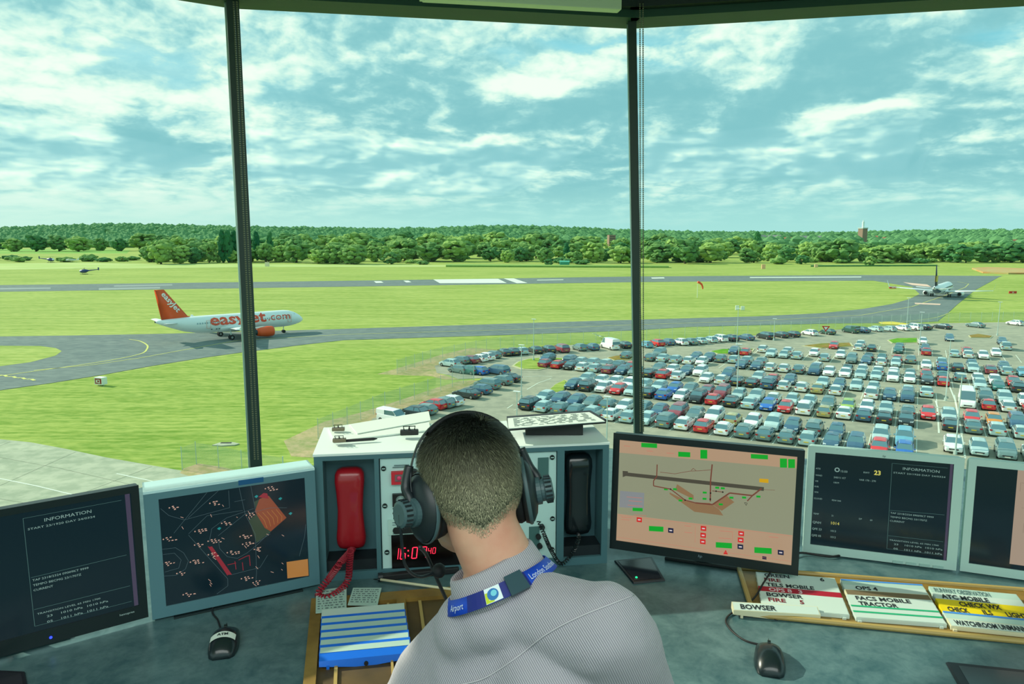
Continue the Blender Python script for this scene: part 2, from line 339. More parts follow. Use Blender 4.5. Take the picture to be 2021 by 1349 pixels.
# parked cars row by row: (bay number, colour, kind, 1 = nose toward the tower)
ROWS=[
[(-19,3,2,0),(-18,1,0,0),(-17,2,0,0),(-16,2,0,0),(-15,1,0,0),(-14,0,0,0),(-13,1,0,0),(-12,1,0,1),(-11,2,2,0),(-10,0,0,0),(-9,6,0,0),(-8,0,0,0),(-7,2,0,0),(-6,2,0,0),(-5,2,0,0),(-4,1,0,0),(-3,4,1,1),(-2,4,2,1),(-1,6,0,1),(0,5,0,1)],
[(-19,1,0,1),(-18,4,0,1),(-17,4,0,1),(-16,2,0,1),(-15,2,0,0),(-14,0,0,1),(-13,2,0,1),(-12,4,0,1),(-11,7,2,1),(-10,2,0,1),(-9,0,2,1),(-8,9,0,0),(-7,0,0,1),(-6,1,2,1),(-5,4,0,1),(-4,2,2,0),(-3,4,0,1),(-1,1,2,1),(0,12,2,1),(2,0,1,1),(3,1,0,1),(4,2,2,1),(5,0,1,1),(6,6,0,1)],
[(-19,4,0,1),(-18,3,2,0),(-17,0,0,1),(-16,6,0,1),(-15,1,0,1),(-14,3,0,0),(-13,5,0,0),(-12,0,0,1),(-11,3,2,1),(-10,6,0,0),(-9,3,0,0),(-8,1,1,0),(-7,5,0,1),(-6,6,0,1),(-5,0,2,0),(-4,9,0,0),(-3,0,1,0),(-2,4,0,0),(-1,3,1,0),(0,3,0,1),(2,3,0,0),(3,2,1,0),(4,1,0,0),(5,1,0,0)],
[(-19,1,0,1),(-18,0,0,1),(-17,0,0,1),(-16,0,0,1),(-15,1,0,1),(-14,1,0,1),(-13,5,0,1),(-12,2,0,1),(-11,7,0,1),(-10,7,2,1),(-9,1,0,1),(-8,1,1,1),(-7,0,0,0),(-6,1,0,1),(-5,1,1,1),(-4,2,0,1),(-3,10,0,1),(-2,0,0,1),(-1,1,0,1),(0,2,0,0),(1,6,0,1),(2,1,0,1),(3,6,0,1),(4,11,0,1),(5,4,2,1)],
[(-24,7,0,0),(-23,6,0,0),(-22,3,0,1),(-21,0,0,0),(-20,1,0,0),(-19,7,0,0),(-18,4,0,1),(-17,2,0,1),(-16,3,0,0),(-15,6,0,0),(-14,0,0,0),(-12,0,0,1),(-11,0,0,0),(-10,3,0,0),(-9,3,0,0),(-8,4,2,0),(-7,0,0,0),(-6,0,0,0),(-5,9,1,0),(-4,0,0,0),(-2,0,2,0),(-1,4,0,1),(0,4,2,1),(3,13,3,1),(4,6,0,0),(5,0,0,0),(6,6,0,0)],
[(-25,4,0,1),(-23,4,2,0),(-22,1,0,0),(-21,1,0,0),(-20,1,0,0),(-19,2,0,0),(-18,6,0,0),(-16,2,0,1),(-15,0,0,1),(-14,4,0,1),(-13,0,2,1),(-11,4,2,1),(-9,1,0,1),(-8,6,0,0),(-7,4,0,1),(-5,1,1,1),(-4,4,0,1),(-3,1,0,1),(-2,1,0,1),(0,1,0,0),(1,1,1,0),(4,2,2,1),(5,1,2,1),(6,0,0,1)],
[(-20,2,0,0),(-18,2,0,0),(-17,1,1,0),(-16,1,0,0),(-15,0,0,0),(-14,0,0,1),(-11,4,0,1),(-10,4,0,1),(-9,0,0,0),(-8,0,0,0),(-7,2,0,0),(-6,4,2,1),(-5,0,1,1),(-4,0,1,1),(-3,1,1,1),(-2,1,1,1),(-1,0,2,1),(0,0,0,1),(1,3,1,1),(2,6,0,0),(4,1,0,1),(5,8,0,1),(6,3,2,0)],
[(-18,2,2,1),(-15,4,0,1),(-14,4,0,1),(-13,2,0,0),(-12,1,0,0),(-11,1,0,0),(-10,2,0,0),(-6,0,0,0),(-4,3,0,0),(-3,0,0,1),(-2,0,0,0),(-1,0,0,0),(0,2,0,0),(1,6,0,1),(2,8,0,0),(3,2,0,0),(4,0,0,1),(5,0,0,1),(6,6,1,1)],
[(-13,4,0,1),(-12,6,0,0),(-10,1,0,1),(-9,1,0,1),(-8,1,0,0),(-6,1,0,0),(-4,2,2,1),(-3,4,0,1),(-2,0,0,0),(-1,1,0,1),(1,0,0,1),(2,5,0,0),(3,3,1,0),(4,1,1,1),(5,7,0,0),(6,1,0,0),(7,12,0,1)],
[(-11,0,0,0),(-9,0,0,0),(-7,0,0,1),(-5,0,0,1),(-3,3,0,0),(-2,8,0,0),(-1,6,0,0),(0,2,1,0),(2,1,0,0),(4,4,0,1),(6,4,0,1)],
[(-6,6,0,1),(-4,0,0,0),(-3,3,0,0),(-1,8,0,1),(1,6,0,0),(3,1,1,0),(4,0,0,0),(5,0,0,1)],
[(-4,0,0,0),(-1,2,0,0),(1,4,0,1),(4,6,0,0),(6,0,0,1)],
]
BASE=[86.9,102.2,117.2,132.8,148.3,165.6]
bm=NB()
for i,b in enumerate(BASE):
    r0,r1=[(-19.5,4.5),(-19.5,8.5),(-24.5,8.5),(-20.5,8.5),(-13.5,8.5),(-6.5,8.5)][i]
    k=r0
    while k<=r1:
        if b<90 and k>.9: break
        ribbon(bm,[CV*(b-.2)+CU*(k*2.42),CV*(b+9.9)+CU*(k*2.42)],.11,.06); k+=1
    ribbon(bm,[CV*(b+4.85)+CU*(r0*2.42),CV*(b+4.85)+CU*((min(r1,.5) if b<90 else r1)*2.42)],.1,.061)
for l in ([(1030,744),(1070,742),(1090,744)],[(1040,769),(1062,756),(1088,747)],[(1001,806),(1012,799)]): ribbon(bm,[gp(*p) for p in l],.15,.062)
for l in ([(1872,758),(1885,790),(1893,830),(1905,905)],[(1846,790),(1850,803),(1853,855)],[(1840,790),(1880,792)],[(1845,804),(1886,806)],[(1868,900),(1906,902)],[(1868,860),(1897,858)],[(1890,862),(1894,885)],[(1935,905),(1990,985)]): ribbon(bm,[gp(*p) for p in l],.2,.062)
tag(put('parking_bay_lines',bm,WHT,smooth='keep'),kind='structure')
PAINT=mat('car_paint',(200,200,200),.32,0,.5,coat=.6,objcol=True); GLS=mat('car_glass',(84,124,134),.12,0,.9,coat=.8); RUB=mat('tyre_rubber',(24,26,26),.9); HUB=mat('wheel_hub',(160,170,170),.35,.7)
HLP=mat('headlamp_glass',(214,224,224),.12,.3); TLP=mat('tail_lamp',(170,24,24),.25); PLW=mat('front_plate',(225,228,215),.5); PLY=mat('rear_plate',(226,196,70),.5); BLK=mat('black_trim',(28,30,32),.6)
SPEC={ # L,W,H, hood z, belt z, stations of cabin base/roof along y (front positive)
 'h':dict(L=4.1,W=1.76,H=1.46,hood=.92,belt=.96,cab=(1.05,.30,-1.35,-1.85),tail=.98),
 's':dict(L=4.6,W=1.80,H=1.44,hood=.90,belt=.96,cab=(1.0,.25,-1.15,-1.65),tail=1.0),
 'u':dict(L=4.5,W=1.86,H=1.68,hood=1.08,belt=1.12,cab=(1.2,.55,-1.75,-2.1),tail=1.12),
 'v':dict(L=5.4,W=1.95,H=2.35,hood=1.15,belt=1.25,cab=(2.0,1.35,-2.6,-2.66),tail=1.3),
 'w':dict(L=4.3,W=1.80,H=1.80,hood=1.05,belt=1.12,cab=(1.35,.75,-2.05,-2.12),tail=1.15)}
def make_car(k):
    s=SPEC[k]; Lh=s['L']/2; w=s['W']/2; H=s['H']; root=empty({'h':'hatchback','s':'saloon_car','u':'sport_utility_car','v':'panel_van','w':'small_van'}[k])
    yw,yr,yb,yt=s['cab']; van=k in 'vw'
    bm=NB(); rs=[]
    st=[(-Lh,.80,.35,.62),(-Lh+.06,.92,.24,.9),(-Lh+.3,.97,.2,s['tail']),(yt+.1,.99,.2,s['belt']+.02),(-.6,1,.2,s['belt']),(yw*.6,1,.2,s['belt']-.01),(yw+.1,.99,.2,s['hood']+.03),(Lh-.55,.97,.2,s['hood']-.08),(Lh-.18,.93,.22,s['hood']-.2),(Lh-.03,.85,.28,.66),(Lh,.74,.36,.55)]
    if st[2][0]>st[3][0]-.05: st.pop(2)
    for y,wf,zb,zt in st:
        a=w*wf; m=zb+(zt-zb)*.55
        rs.append([(-a*.9,y,zb),(-a,y,zb+.12),(-a,y,m),(-a*.96,y,zt-.06),(-a*.86,y,zt),(0,y,zt+.03),(a*.86,y,zt),(a*.96,y,zt-.06),(a,y,m),(a,y,zb+.12),(a*.9,y,zb)])
    rings(bm,rs)
    wr=w*.74 if not van else w*.86; wb=w*.9
    # roof shell and pillars
    rz=H; ring=[]
    yf=yr; ybk=yb
    rr=[[(-x*wr,y,z) for x,z in ((1,rz-.09),(.8,rz-.02),(0,rz+.015),(-.8,rz-.02),(-1,rz-.09))]+[(x*wr*1.0,y,rz-.12) for x in (1,-1)] for y in (yf,(yf+ybk)/2,ybk)]
    rr=[[(p[0],p[1],p[2]-(.05 if i==0 else .03 if i==2 else 0)) for p in r] for i,r in enumerate(rr)]
    rings(bm,rr)
    for sx_ in (-1,1):
        for (ya,yc,t_) in ((yw,yr,.05),(yt,yb,.09)):
            b0=Vector((sx_*wb*.97,ya,s['belt'])); t0=Vector((sx_*wr*.97,yc,rz-.12)); dy=t_*(1 if ya<0 else -1)
            hexa(bm,[b0+Vector((-.03*sx_,0,0)),b0+Vector((.03*sx_,0,0)),b0+Vector((.03*sx_,dy*1.6,0)),b0+Vector((-.03*sx_,dy*1.6,0)),t0+Vector((-.03*sx_,0,0)),t0+Vector((.03*sx_,0,0)),t0+Vector((.03*sx_,dy,0)),t0+Vector((-.03*sx_,dy,0))])
        ym=(yr+yb)/2-.1
        if not van: hexa(bm,[(sx_*wb,ym-.04,s['belt']),(sx_*(wb-.02),ym-.04,s['belt']),(sx_*(wb-.02),ym+.04,s['belt']),(sx_*wb,ym+.04,s['belt']),(sx_*(wr+.02),ym-.04,rz-.1),(sx_*wr,ym-.04,rz-.1),(sx_*wr,ym+.04,rz-.1),(sx_*(wr+.02),ym+.04,rz-.1)])
        box(bm,(sx_*(w+.08),yw-.1,s['belt']+.06),(.16,.1,.12))
    if van:
        yc=yr-.7 if k=='v' else yr-1.5
        rings(bm,[[(-wb-.03,y,s['belt']-.1),(-wr-.02,y,rz-.1),(-wr*.8,y,rz+.0),(wr*.8,y,rz+.0),(wr+.02,y,rz-.1),(wb+.03,y,s['belt']-.1)] for y in (yc,-Lh+.02)])
    put('body',bm,PAINT,root)
    bm=NB()
    rings(bm,[[(x,y,z) for x,z in ((-wb,s['belt']-.02),(wb,s['belt']-.02))]+[(x,y2,z) for x,z in ((wr,rz-.1),(-wr,rz-.1))] for y,y2 in ((yw+.12,yr+.02),(yw-.2,yr-.1),(yt+.2,yb+.1),(yt-.1,yb-.02))])
    put('window_glass',bm,GLS,root)
    for sx_ in (-1,1):
        for y in (Lh-.82,-Lh+.8):
            r=.32 if k not in 'uv' else .36
            bm=NB(); cyl(bm,(sx_*(w-.2),y,r),(sx_*(w+.005),y,r),r,14); cyl(bm,(sx_*(w-.02),y,r),(sx_*(w+.02),y,r),r*.62,12,mi=1); put('wheel',bm,[RUB,HUB],root)
        bm=NB(); hexa(bm,[(sx_*w*.9,Lh-.34,.6),(sx_*w*.5,Lh-.12,.6),(sx_*w*.5,Lh+.0,.62),(sx_*w*.86,Lh-.1,.62),(sx_*w*.93,Lh-.4,.78),(sx_*w*.5,Lh-.2,.74),(sx_*w*.52,Lh-.07,.7),(sx_*w*.88,Lh-.17,.74)]); put('headlamp',bm,HLP,root)
        bm=NB(); box(bm,(sx_*w*.8,-Lh+.08,.82 if not van else 1.0),(w*.3,.2,.16)); put('tail_lamp',bm,TLP,root)
    bm=NB(); box(bm,(0,Lh+.005,.42),(.52,.02,.11)); put('front_plate',bm,PLW,root)
    bm=NB(); box(bm,(0,-Lh-.005,.6),(.52,.03,.12)); put('rear_plate',bm,PLY,root)
    bm=NB(); box(bm,(0,Lh-.02,.52),(w*1.0,.05,.14)); put('grille',bm,BLK,root)
    return root
COLN={'w':('white',(246,250,246)),'s':('silver',(180,208,208)),'g':('grey',(108,136,136)),'k':('black',(40,54,60)),'b':('dark blue',(62,100,128)),'B':('bright blue',(40,108,196)),'r':('red',(216,44,50)),'m':('maroon',(150,66,80)),
 't':('dark teal',(44,112,110)),'y':('beige',(186,176,120)),'l':('lime green',(164,196,84)),'o':('orange',(226,140,40)),'c':('pale blue',(110,176,200)),'W':('white',(246,250,246)),'G':('dark green',(40,80,70))}
KN={'h':'hatchback','s':'saloon car','u':'off-road car','v':'panel van','w':'small van'}
PROTO={}
def place_car(p,heading,code,label,group='cars in the airport car park'):
    """heading: azimuth of the nose, degrees right of forward"""
    c,k=code[0],code[1]
    if k not in PROTO: PROTO[k]=make_car(k); o=PROTO[k]
    else: o=copy_tree(PROTO[k])
    rr=random.Random(int(p.x*77+p.y*13)); j=.9+.2*rr.random()
    col=tuple(min(1,x*j) for x in lin(COLN[c][1])[:3])+(1,)
    for ch in o.children:
        if ch.name.startswith('body'): ch.color=col
    o.location=(p.x,p.y,.045); o.rotation_euler=(0,0,-R(heading)); sc=.96+.07*rr.random(); o.scale=(sc,sc,sc)
    tag(o,label,'van' if k in 'vw' else 'car',group); return o
import re
for ri,row in enumerate(ROWS):
    lst=[(a,'wsgkbBrmtylocWG'[b],'hsuvw'[c_],'BF'[d_]) for a,b,c_,d_ in row]; v0=BASE[ri//2]+(5.05 if ri%2 else 0)
    for i,(k,c,t_,f) in enumerate(lst):
        rr=random.Random(ri*100+i); s=SPEC[t_]; off=rr.uniform(-.12,.12)
        p=CV*(v0+s['L']/2+off+.05)+CU*(int(k)*2.42+rr.uniform(-.1,.1))
        view='nose toward the tower' if f=='F' else 'tail toward the tower'
        lab='%s %s, %s from left in %s row from tower, %s'%(COLN[c][0],KN[t_],ORD[i],ORD[ri],'nose to us' if f=='F' else 'tail to us')
        place_car(p,28.7 if f=='B' else 208.7,c+t_,lab)
for (px_,py_,hd,code,lab) in [
 (1986,692,28.7,'su','silver off-road car alone on the right, past the last rows'),
 (1979,681,208.7,'bh','dark blue hatchback just behind the lone silver off-road car'),
 (1874,674,208.7,'bh','dark blue hatchback parked alone near the far edge'),
 (1821,681,208.7,'wh','white hatchback next to the green kerbed island'),
 (1638,689,208.7,'rh','red hatchback on the brown kerbed island, far side')][:4]:
    place_car(gp(px_,py_)+CV*2,hd,code,lab)
PER=[(1000,703,'ks'),(1017,702,'kh'),(1035,700,'sh'),(1062,698,'ks'),(1088,697,'kh'),(1114,696,'mu'),(1150,693,'gh'),(1175,692,'bh'),(1210,690,'Wv'),(1238,688,'kh'),(1281,687,'ch'),(1303,684,'rh'),(1325,682,'bh'),(1350,682,'wh'),(1369,681,'gs'),(1388,679,'ss'),(1409,677,'sh'),(1428,675,'wu'),(1450,674,'kh'),(1480,672,'bs'),(1519,670,'ku'),(1548,667,'ks'),(1572,666,'kh'),(1607,663,'wh'),(1642,661,'Gh'),(1688,658,'Gw'),(1709,657,'bs'),(1736,655,'sh'),(1763,655,'sh'),(1790,653,'wh'),(1812,652,'wu'),(1831,651,'ks'),(1870,650,'ks'),(1935,647,'gs'),(2014,643,'wh')]
for i,(x,y,c) in enumerate(PER):
    nb='' 
    place_car(gp(x,y)+Vector((-.5,1.4,0)),-22,c,'%s %s, %s from left along the perimeter fence, tail outward'%(COLN[c[0]][0],KN[c[1]],ORD[i]+'' if i<30 else ['31st','32nd','33rd','34th','35th'][i-30]),'cars along the perimeter fence')
LEFTC=[(888,723,'sh',-52),(908,717,'gh',-52),(926,716,'mh',-52),(944,713,'wh',-52),(957,710,'wh',-52),(971,706,'gh',-52),(905,735,'gh',-52),(925,737,'th',-52),(943,738,'Bh',-52),(982,738,'bu',-52),
 (962,766,'gu',-55),(988,758,'gh',-55),(1003,752,'ks',-55),(921,784,'ks',-55),(946,776,'bh',-55),(888,799,'wh',-58),(872,803,'gh',-58),(856,806,'rh',-58),(836,816,'gh',-60),(816,821,'kh',-60)]
for i,(x,y,c,h) in enumerate(LEFTC):
    place_car(gp(x,y),h,c,'%s %s, %s from the far end, left edge by the dirt verge'%(COLN[c[0]][0],KN[c[1]],ORD[i]) if i!=9 else 'dark blue off-road car, nearest the kerbed island on the left edge','cars on the left edge of the car park')
place_car(gp(775,833),122,'Ww','small white van with dark side windows, nearest the fence corner','cars on the left edge of the car park')

# ------------------------------------------------------------------ lamps, fences, signs
STEEL=mat('galvanised_steel',(186,206,200),.5,.3); LMP=mat('lamp_head',(232,240,236),.4)
def lamp(x,y,hh=8,name='car_park_lamp',lab=''):
    p=gp(x,y); o=empty(name,(p.x,p.y,0),-CAZ,lab,'lamp post','lamp posts in the car park')
    bm=NB(); cyl(bm,(0,0,0),(0,0,hh),.09,8,.05); put('pole',bm,STEEL,o)
    bm=NB(); box(bm,(0,0,hh),(.9,.3,.1),bev=.03); put('lamp_head',bm,LMP,o)
    bm=NB(); cyl(bm,(0,0,0),(0,0,.5),.2,8); put('foot',bm,STEEL,o)
for x,y,h_,l in [(1053,712,8,'lamp post standing on the left kerbed island'),(1029,787,8,'tall lamp post left of centre beside the white arrow'),(1454,681,8,'lamp post at the fence right of the second mullion'),
 (1454,785,8,'lamp post rising among the middle rows of cars'),(1527,672,5,'short lamp post behind the perimeter cars'),(1789,650,8,'lamp post in front of the taxiway turn'),(1814,692,8,'lamp post on the green kerbed island'),(1866,791,9,'tall lamp post right of centre among the nearer rows'),(1885,897,9,'nearest lamp post, on the white hatched triangle'),(1968,662,8,'lamp post by the fence on the far right'),(1020,872,6,'small lamp post just behind the headphones'),(1197,885,6,'lamp post in front of the console corner')]: lamp(x,y,h_,lab=l)
def wiremat():
    m=bpy.data.materials.new('chain_link'); m.use_nodes=True; t=m.node_tree; t.nodes.clear()
    g=t.nodes.new('ShaderNodeBsdfDiffuse'); g.inputs[0].default_value=lin((150,185,170)); tr=t.nodes.new('ShaderNodeBsdfTransparent')
    tcn=t.nodes.new('ShaderNodeTexCoord'); ck=t.nodes.new('ShaderNodeTexWave'); ck.inputs['Scale'].default_value=6; t.links.new(tcn.outputs['Object'],ck.inputs['Vector']); ck.bands_direction='DIAGONAL'
    r=t.nodes.new('ShaderNodeMapRange'); r.inputs[1].default_value=.0; r.inputs[2].default_value=1; r.inputs[3].default_value=.02; r.inputs[4].default_value=.26; t.links.new(ck.outputs['Fac'],r.inputs[0])
    mx=t.nodes.new('ShaderNodeMixShader'); t.links.new(r.outputs[0],mx.inputs[0]); t.links.new(tr.outputs[0],mx.inputs[1]); t.links.new(g.outputs[0],mx.inputs[2])
    o=t.nodes.new('ShaderNodeOutputMaterial'); t.links.new(mx.outputs[0],o.inputs[0]); return m
WIRE=wiremat()
def fence(pts,step,h,lab,px=True):
    P=[gp(*p) if px else Vector(p) for p in pts]; root=empty('chain_link_fence',P[0],0,lab,'fence'); o0=P[0]; k=0
    bm=NB()
    for a,b in zip(P,P[1:]):
        q_=[a-o0,b-o0]; s=Vector((b-a).yxz).normalized(); s=Vector((-(b-a).y,(b-a).x,0)).normalized()*.01
        hexa(bm,[q_[0]-s,q_[1]-s,q_[1]+s,q_[0]+s]+[v+Vector((0,0,h)) for v in (q_[0]-s,q_[1]-s,q_[1]+s,q_[0]+s)])
    put('wire_mesh',bm,WIRE,root)
    for a,b in zip(P,P[1:]):
        n=max(1,int((b-a).length/step))
        for i in range(n):
            p=a.lerp(b,i/n)-o0; bm=NB(); cyl(bm,p,p+Vector((0,0,h+.15)),.035,6); put('fence_post',bm,STEEL,root)
    p=P[-1]-o0; bm=NB(); cyl(bm,p,p+Vector((0,0,h+.15)),.06,6); put('fence_post',bm,STEEL,root)
    return root
fence([(628,866),(760,808),(870,772),(935,750)],3,2.4,'grey chain link fence with posts along the near dirt verge')
fence([(784,737),(850,715),(960,691),(1040,682),(1100,679),(1250,672),(1400,663),(1500,658),(1600,652),(1680,645),(1740,641),(1850,635),(2021,632),(2300,628)],3,2.4,'long chain link fence behind the parked cars')
fence([(360,928),(388,917),(432,924),(478,935),(560,950)],2.5,2.4,'short chain link fence by the gravel patch below')
REDM=mat('sign_red',(200,44,24),.5); WSG=mat('sign_white',(235,240,232),.6); ORG=mat('orange_fabric',(236,84,44),.7)
def board(x,y,w,h,d,m,lab,rz=0,txt=None,name='airfield_sign',cat='sign',fm=None):
    p=gp(x,y); o=empty(name,(p.x,p.y,0),rz,lab,cat)
    bm=NB(); box(bm,(0,d/2,h/2+.25),(w,d,h)); put('sign_panel',bm,m,o)
    bm=NB()
    for s in (-.35,.35): box(bm,(s*w,d/2,.15),(.08,.08,.3))
    put('sign_leg',bm,STEEL,o)
    if fm: bm=NB(); box(bm,(-.0,-.01,h/2+.25),(w*.82,.03,h*.74)); put('sign_face',bm,fm,o)
    if txt: bm=NB(); text(bm,txt,(0,-.03,.25+h*.26),(1,0,0),(0,0,1),h*.48,bold=.03,align='CENTER'); put('lettering',bm,WSG,o)
    return o
board(194.5,762,1.55,1.15,1.0,WSG,'white box sign with red face reading K2 beside the left taxiway',R(-18),'K2',fm=mat('deep_red',(150,16,14),.5))
board(1762,570,3.0,.9,.3,REDM,'red marker board under the left wing of the distant airliner',txt='05')
board(1999,580,3.0,.9,.3,REDM,'red marker board on the grass far right',txt='05')
board(1455,613,1.1,1.4,.3,WSG,'white marker board left of its twin beside the taxiway')
board(1466,613,1.1,1.2,.3,WSG,'smaller white marker board right of its twin beside the taxiway')
board(1507,531,2.4,3.0,1,mat('cream_orange',(226,180,140),.7),'pale orange equipment cabinet beyond the runway, left one',name='equipment_cabinet',cat='cabinet')
board(1611,528,2.2,2.2,1,mat('cream_orange2',(220,190,150),.7),'small pale equipment cabinet beyond the runway',name='equipment_cabinet',cat='cabinet')
board(527,526,3.0,3.0,1,mat('cream_white',(226,214,190),.7),'pale equipment cabinet beyond the runway near the left mullion',name='equipment_cabinet',cat='cabinet')
p=gp(1376,587); o=empty('windsock',(p.x,p.y,0),0,'orange windsock drooping from a white pole on the grass','windsock')
bm=NB(); cyl(bm,(0,0,0),(0,0,6),.1,8,.06); put('pole',bm,WSG,o)
bm=NB(); tube(bm,[(0,0,5.9),(.6,0,5.7),(1.5,0,5.0),(1.9,0,4.0),(2.0,0,3.2)],[.45,.42,.36,.3,.22],10); put('sock',bm,ORG,o)
p=gp(1629,662); o=empty('warning_sign',(p.x,p.y,0),R(-20),'red triangular warning sign on the perimeter fence','sign')
bm=NB(); cyl(bm,(0,.06,0),(0,.06,1.7),.05,8); put('post',bm,STEEL,o)
bm=NB(); rings(bm,[[(-.9,y,2.3),(.9,y,2.3),(0,y,.9)] for y in (0,.04)]); put('triangle',bm,REDM,o)
bm=NB(); rings(bm,[[(-.45,y,2.08),(.45,y,2.08),(0,y,1.35)] for y in (-.01,.03)]); put('triangle_centre',bm,WSG,o)
p=gp(1180,668); o=empty('glider_marker',(p.x,p.y,0),R(20),'small white cross-shaped marker lying on the grass by the fence','marker')
bm=NB(); rings(bm,[[(-1.6,0,1.3),(-1.2,.2,1.35),(-1.2,-.2,1.35)],[(0,0,.6),(.1,.25,.9),(.1,-.25,.9)],[(1.6,0,.25),(1.6,.1,.4),(1.6,-.1,.4)]]); put('body',bm,WSG,o)
bm=NB(); box(bm,(.1,0,.7),(.4,2.6,.06)); put('wing',bm,WSG,o)
p=gp(446,877); o=empty('drain_cover',(p.x,p.y,0),0,'pale concrete drain cover in the grass below the left mullion','drain cover')
bm=NB(); prism(bm,[(-1.4,-.5),(-.2,-.8),(1.2,-.5),(1.5,.1),(.5,.7),(-.9,.5)],0,.12); put('slab',bm,CONC,o)
bm=NB(); box(bm,(-.1,.3,.13),(1.2,.35,.05)); put('grate',bm,BLK,o)
# small helicopter and parked light aircraft across the runway
def heli(x,y,s,rz,bc,lab):
    p=gp(x,y); o=empty('helicopter',(p.x,p.y,0),rz,lab,'helicopter'); o.scale=(s,s,s)
    bm=NB(); rings(bm,[[(xx,math.cos(a)*r,1.5+z+math.sin(a)*r*.9) for a in [i*PI/5 for i in range(10)]] for xx,r,z in ((-2.2,.15,-.2),(-1.7,.7,-.1),(-.6,1.0,0),(.6,.95,.05),(1.6,.5,.2),(2.2,.28,.3))]); put('cabin',bm,mat('heli_'+lab[:4],bc,.35),o,True)
    bm=NB(); tube(bm,[(2,0,1.8),(6.5,0,2.3)],[.28,.12],8); box(bm,(6.5,0,2.6),(.6,.08,1.3)); put('tail_boom',bm,mat('heli_'+lab[:4],bc,.35),o)
    bm=NB(); ball(bm,(-1.5,0,1.55),(.75,.72,.62)); put('nose_glass',bm,mat('heli_nose',(226,234,236),.2),o,True)
    bm=NB(); cyl(bm,(0,0,2.3),(0,0,2.9),.12,8)
    for a in (20,110,200,290): box(bm,(2.2,0,2.9),(4.2,.2,.04),Mx=Matrix.Rotation(R(a),4,'Z'))
    put('rotor',bm,BLK,o)
    bm=NB()
    for q_ in (-.9,.9): tube(bm,[(-1.6,q_,.35),(-1.2,q_,.08),(1.3,q_,.08)],.07,6); cyl(bm,(-.7,q_,.08),(-.6,q_*.6,.9),.05,6); cyl(bm,(.7,q_,.08),(.6,q_*.6,.9),.05,6)
    put('skid',bm,BLK,o)
heli(167,541,1.25,R(4),(44,66,124),'dark blue helicopter with white nose standing on grass beyond the runway')
heli(100,518,1.6,R(170),(40,48,70),'dark helicopter parked by the far hedge at left')
p=gp(140,517); o=empty('light_aircraft',(p.x,p.y,0),R(15),'small white light aircraft parked by the far hedge','aircraft')
bm=NB(); rings(bm,[[(xx,math.cos(a)*r,1.7+math.sin(a)*r) for a in [i*PI/4 for i in range(8)]] for xx,r in ((-4,.3),(-3,.8),(0,.9),(3,.5),(6,.2))]); put('fuselage',bm,WSG,o,True)
bm=NB(); box(bm,(-1,0,2.6),(1.8,12,.18)); put('wing',bm,WSG,o)
bm=NB(); box(bm,(5.6,0,2.4),(1,.12,2)); put('fin',bm,WSG,o)
bm=NB()
for q_ in ((-2.6,0),(-.4,1.2),(-.4,-1.2)): cyl(bm,(q_[0],q_[1]-.1,.3),(q_[0],q_[1]+.1,.3),.3,10); cyl(bm,(q_[0],q_[1],.3),(q_[0],q_[1]*.5,1.2),.06,6)
put('wheels',bm,RUB,o)
# ------------------------------------------------------------------ airliners
AWH=mat('aircraft_white',(232,240,240),.3,coat=.3); AOR=mat('aircraft_orange',(232,84,20),.4); ADK=mat('engine_dark',(40,60,66),.5); NVY=mat('tail_navy',(22,36,60),.4); AYE=mat('tail_gold',(196,170,50),.4); AGR=mat('belly_blue_grey',(70,96,120),.4)
LTO=mat('orange_letter',(226,78,44),.5)
def airfoil(bm,a,b,ca,cb,ta,tb,mi=0):
    """tapered panel between root a and tip b (leading edge points), chord runs toward -x"""
    a=Vector(a);b=Vector(b); sp=(b-a); sp.x=0; sp.normalize(); n=Vector((1,0,0)).cross(sp).normalized()
    rs=[]
    for p,c,t in ((a,ca,ta),(a.lerp(b,.5),(ca+cb)/2,(ta+tb)/2),(b,cb,tb)):
        rs.append([p+Vector((-x*c,0,0))+n*(y*t) for x,y in ((0,0),(.05,.35),(.3,.5),(.7,.3),(1,0),(.7,-.25),(.3,-.4),(.05,-.3))])
    rings(bm,rs,mi=mi)
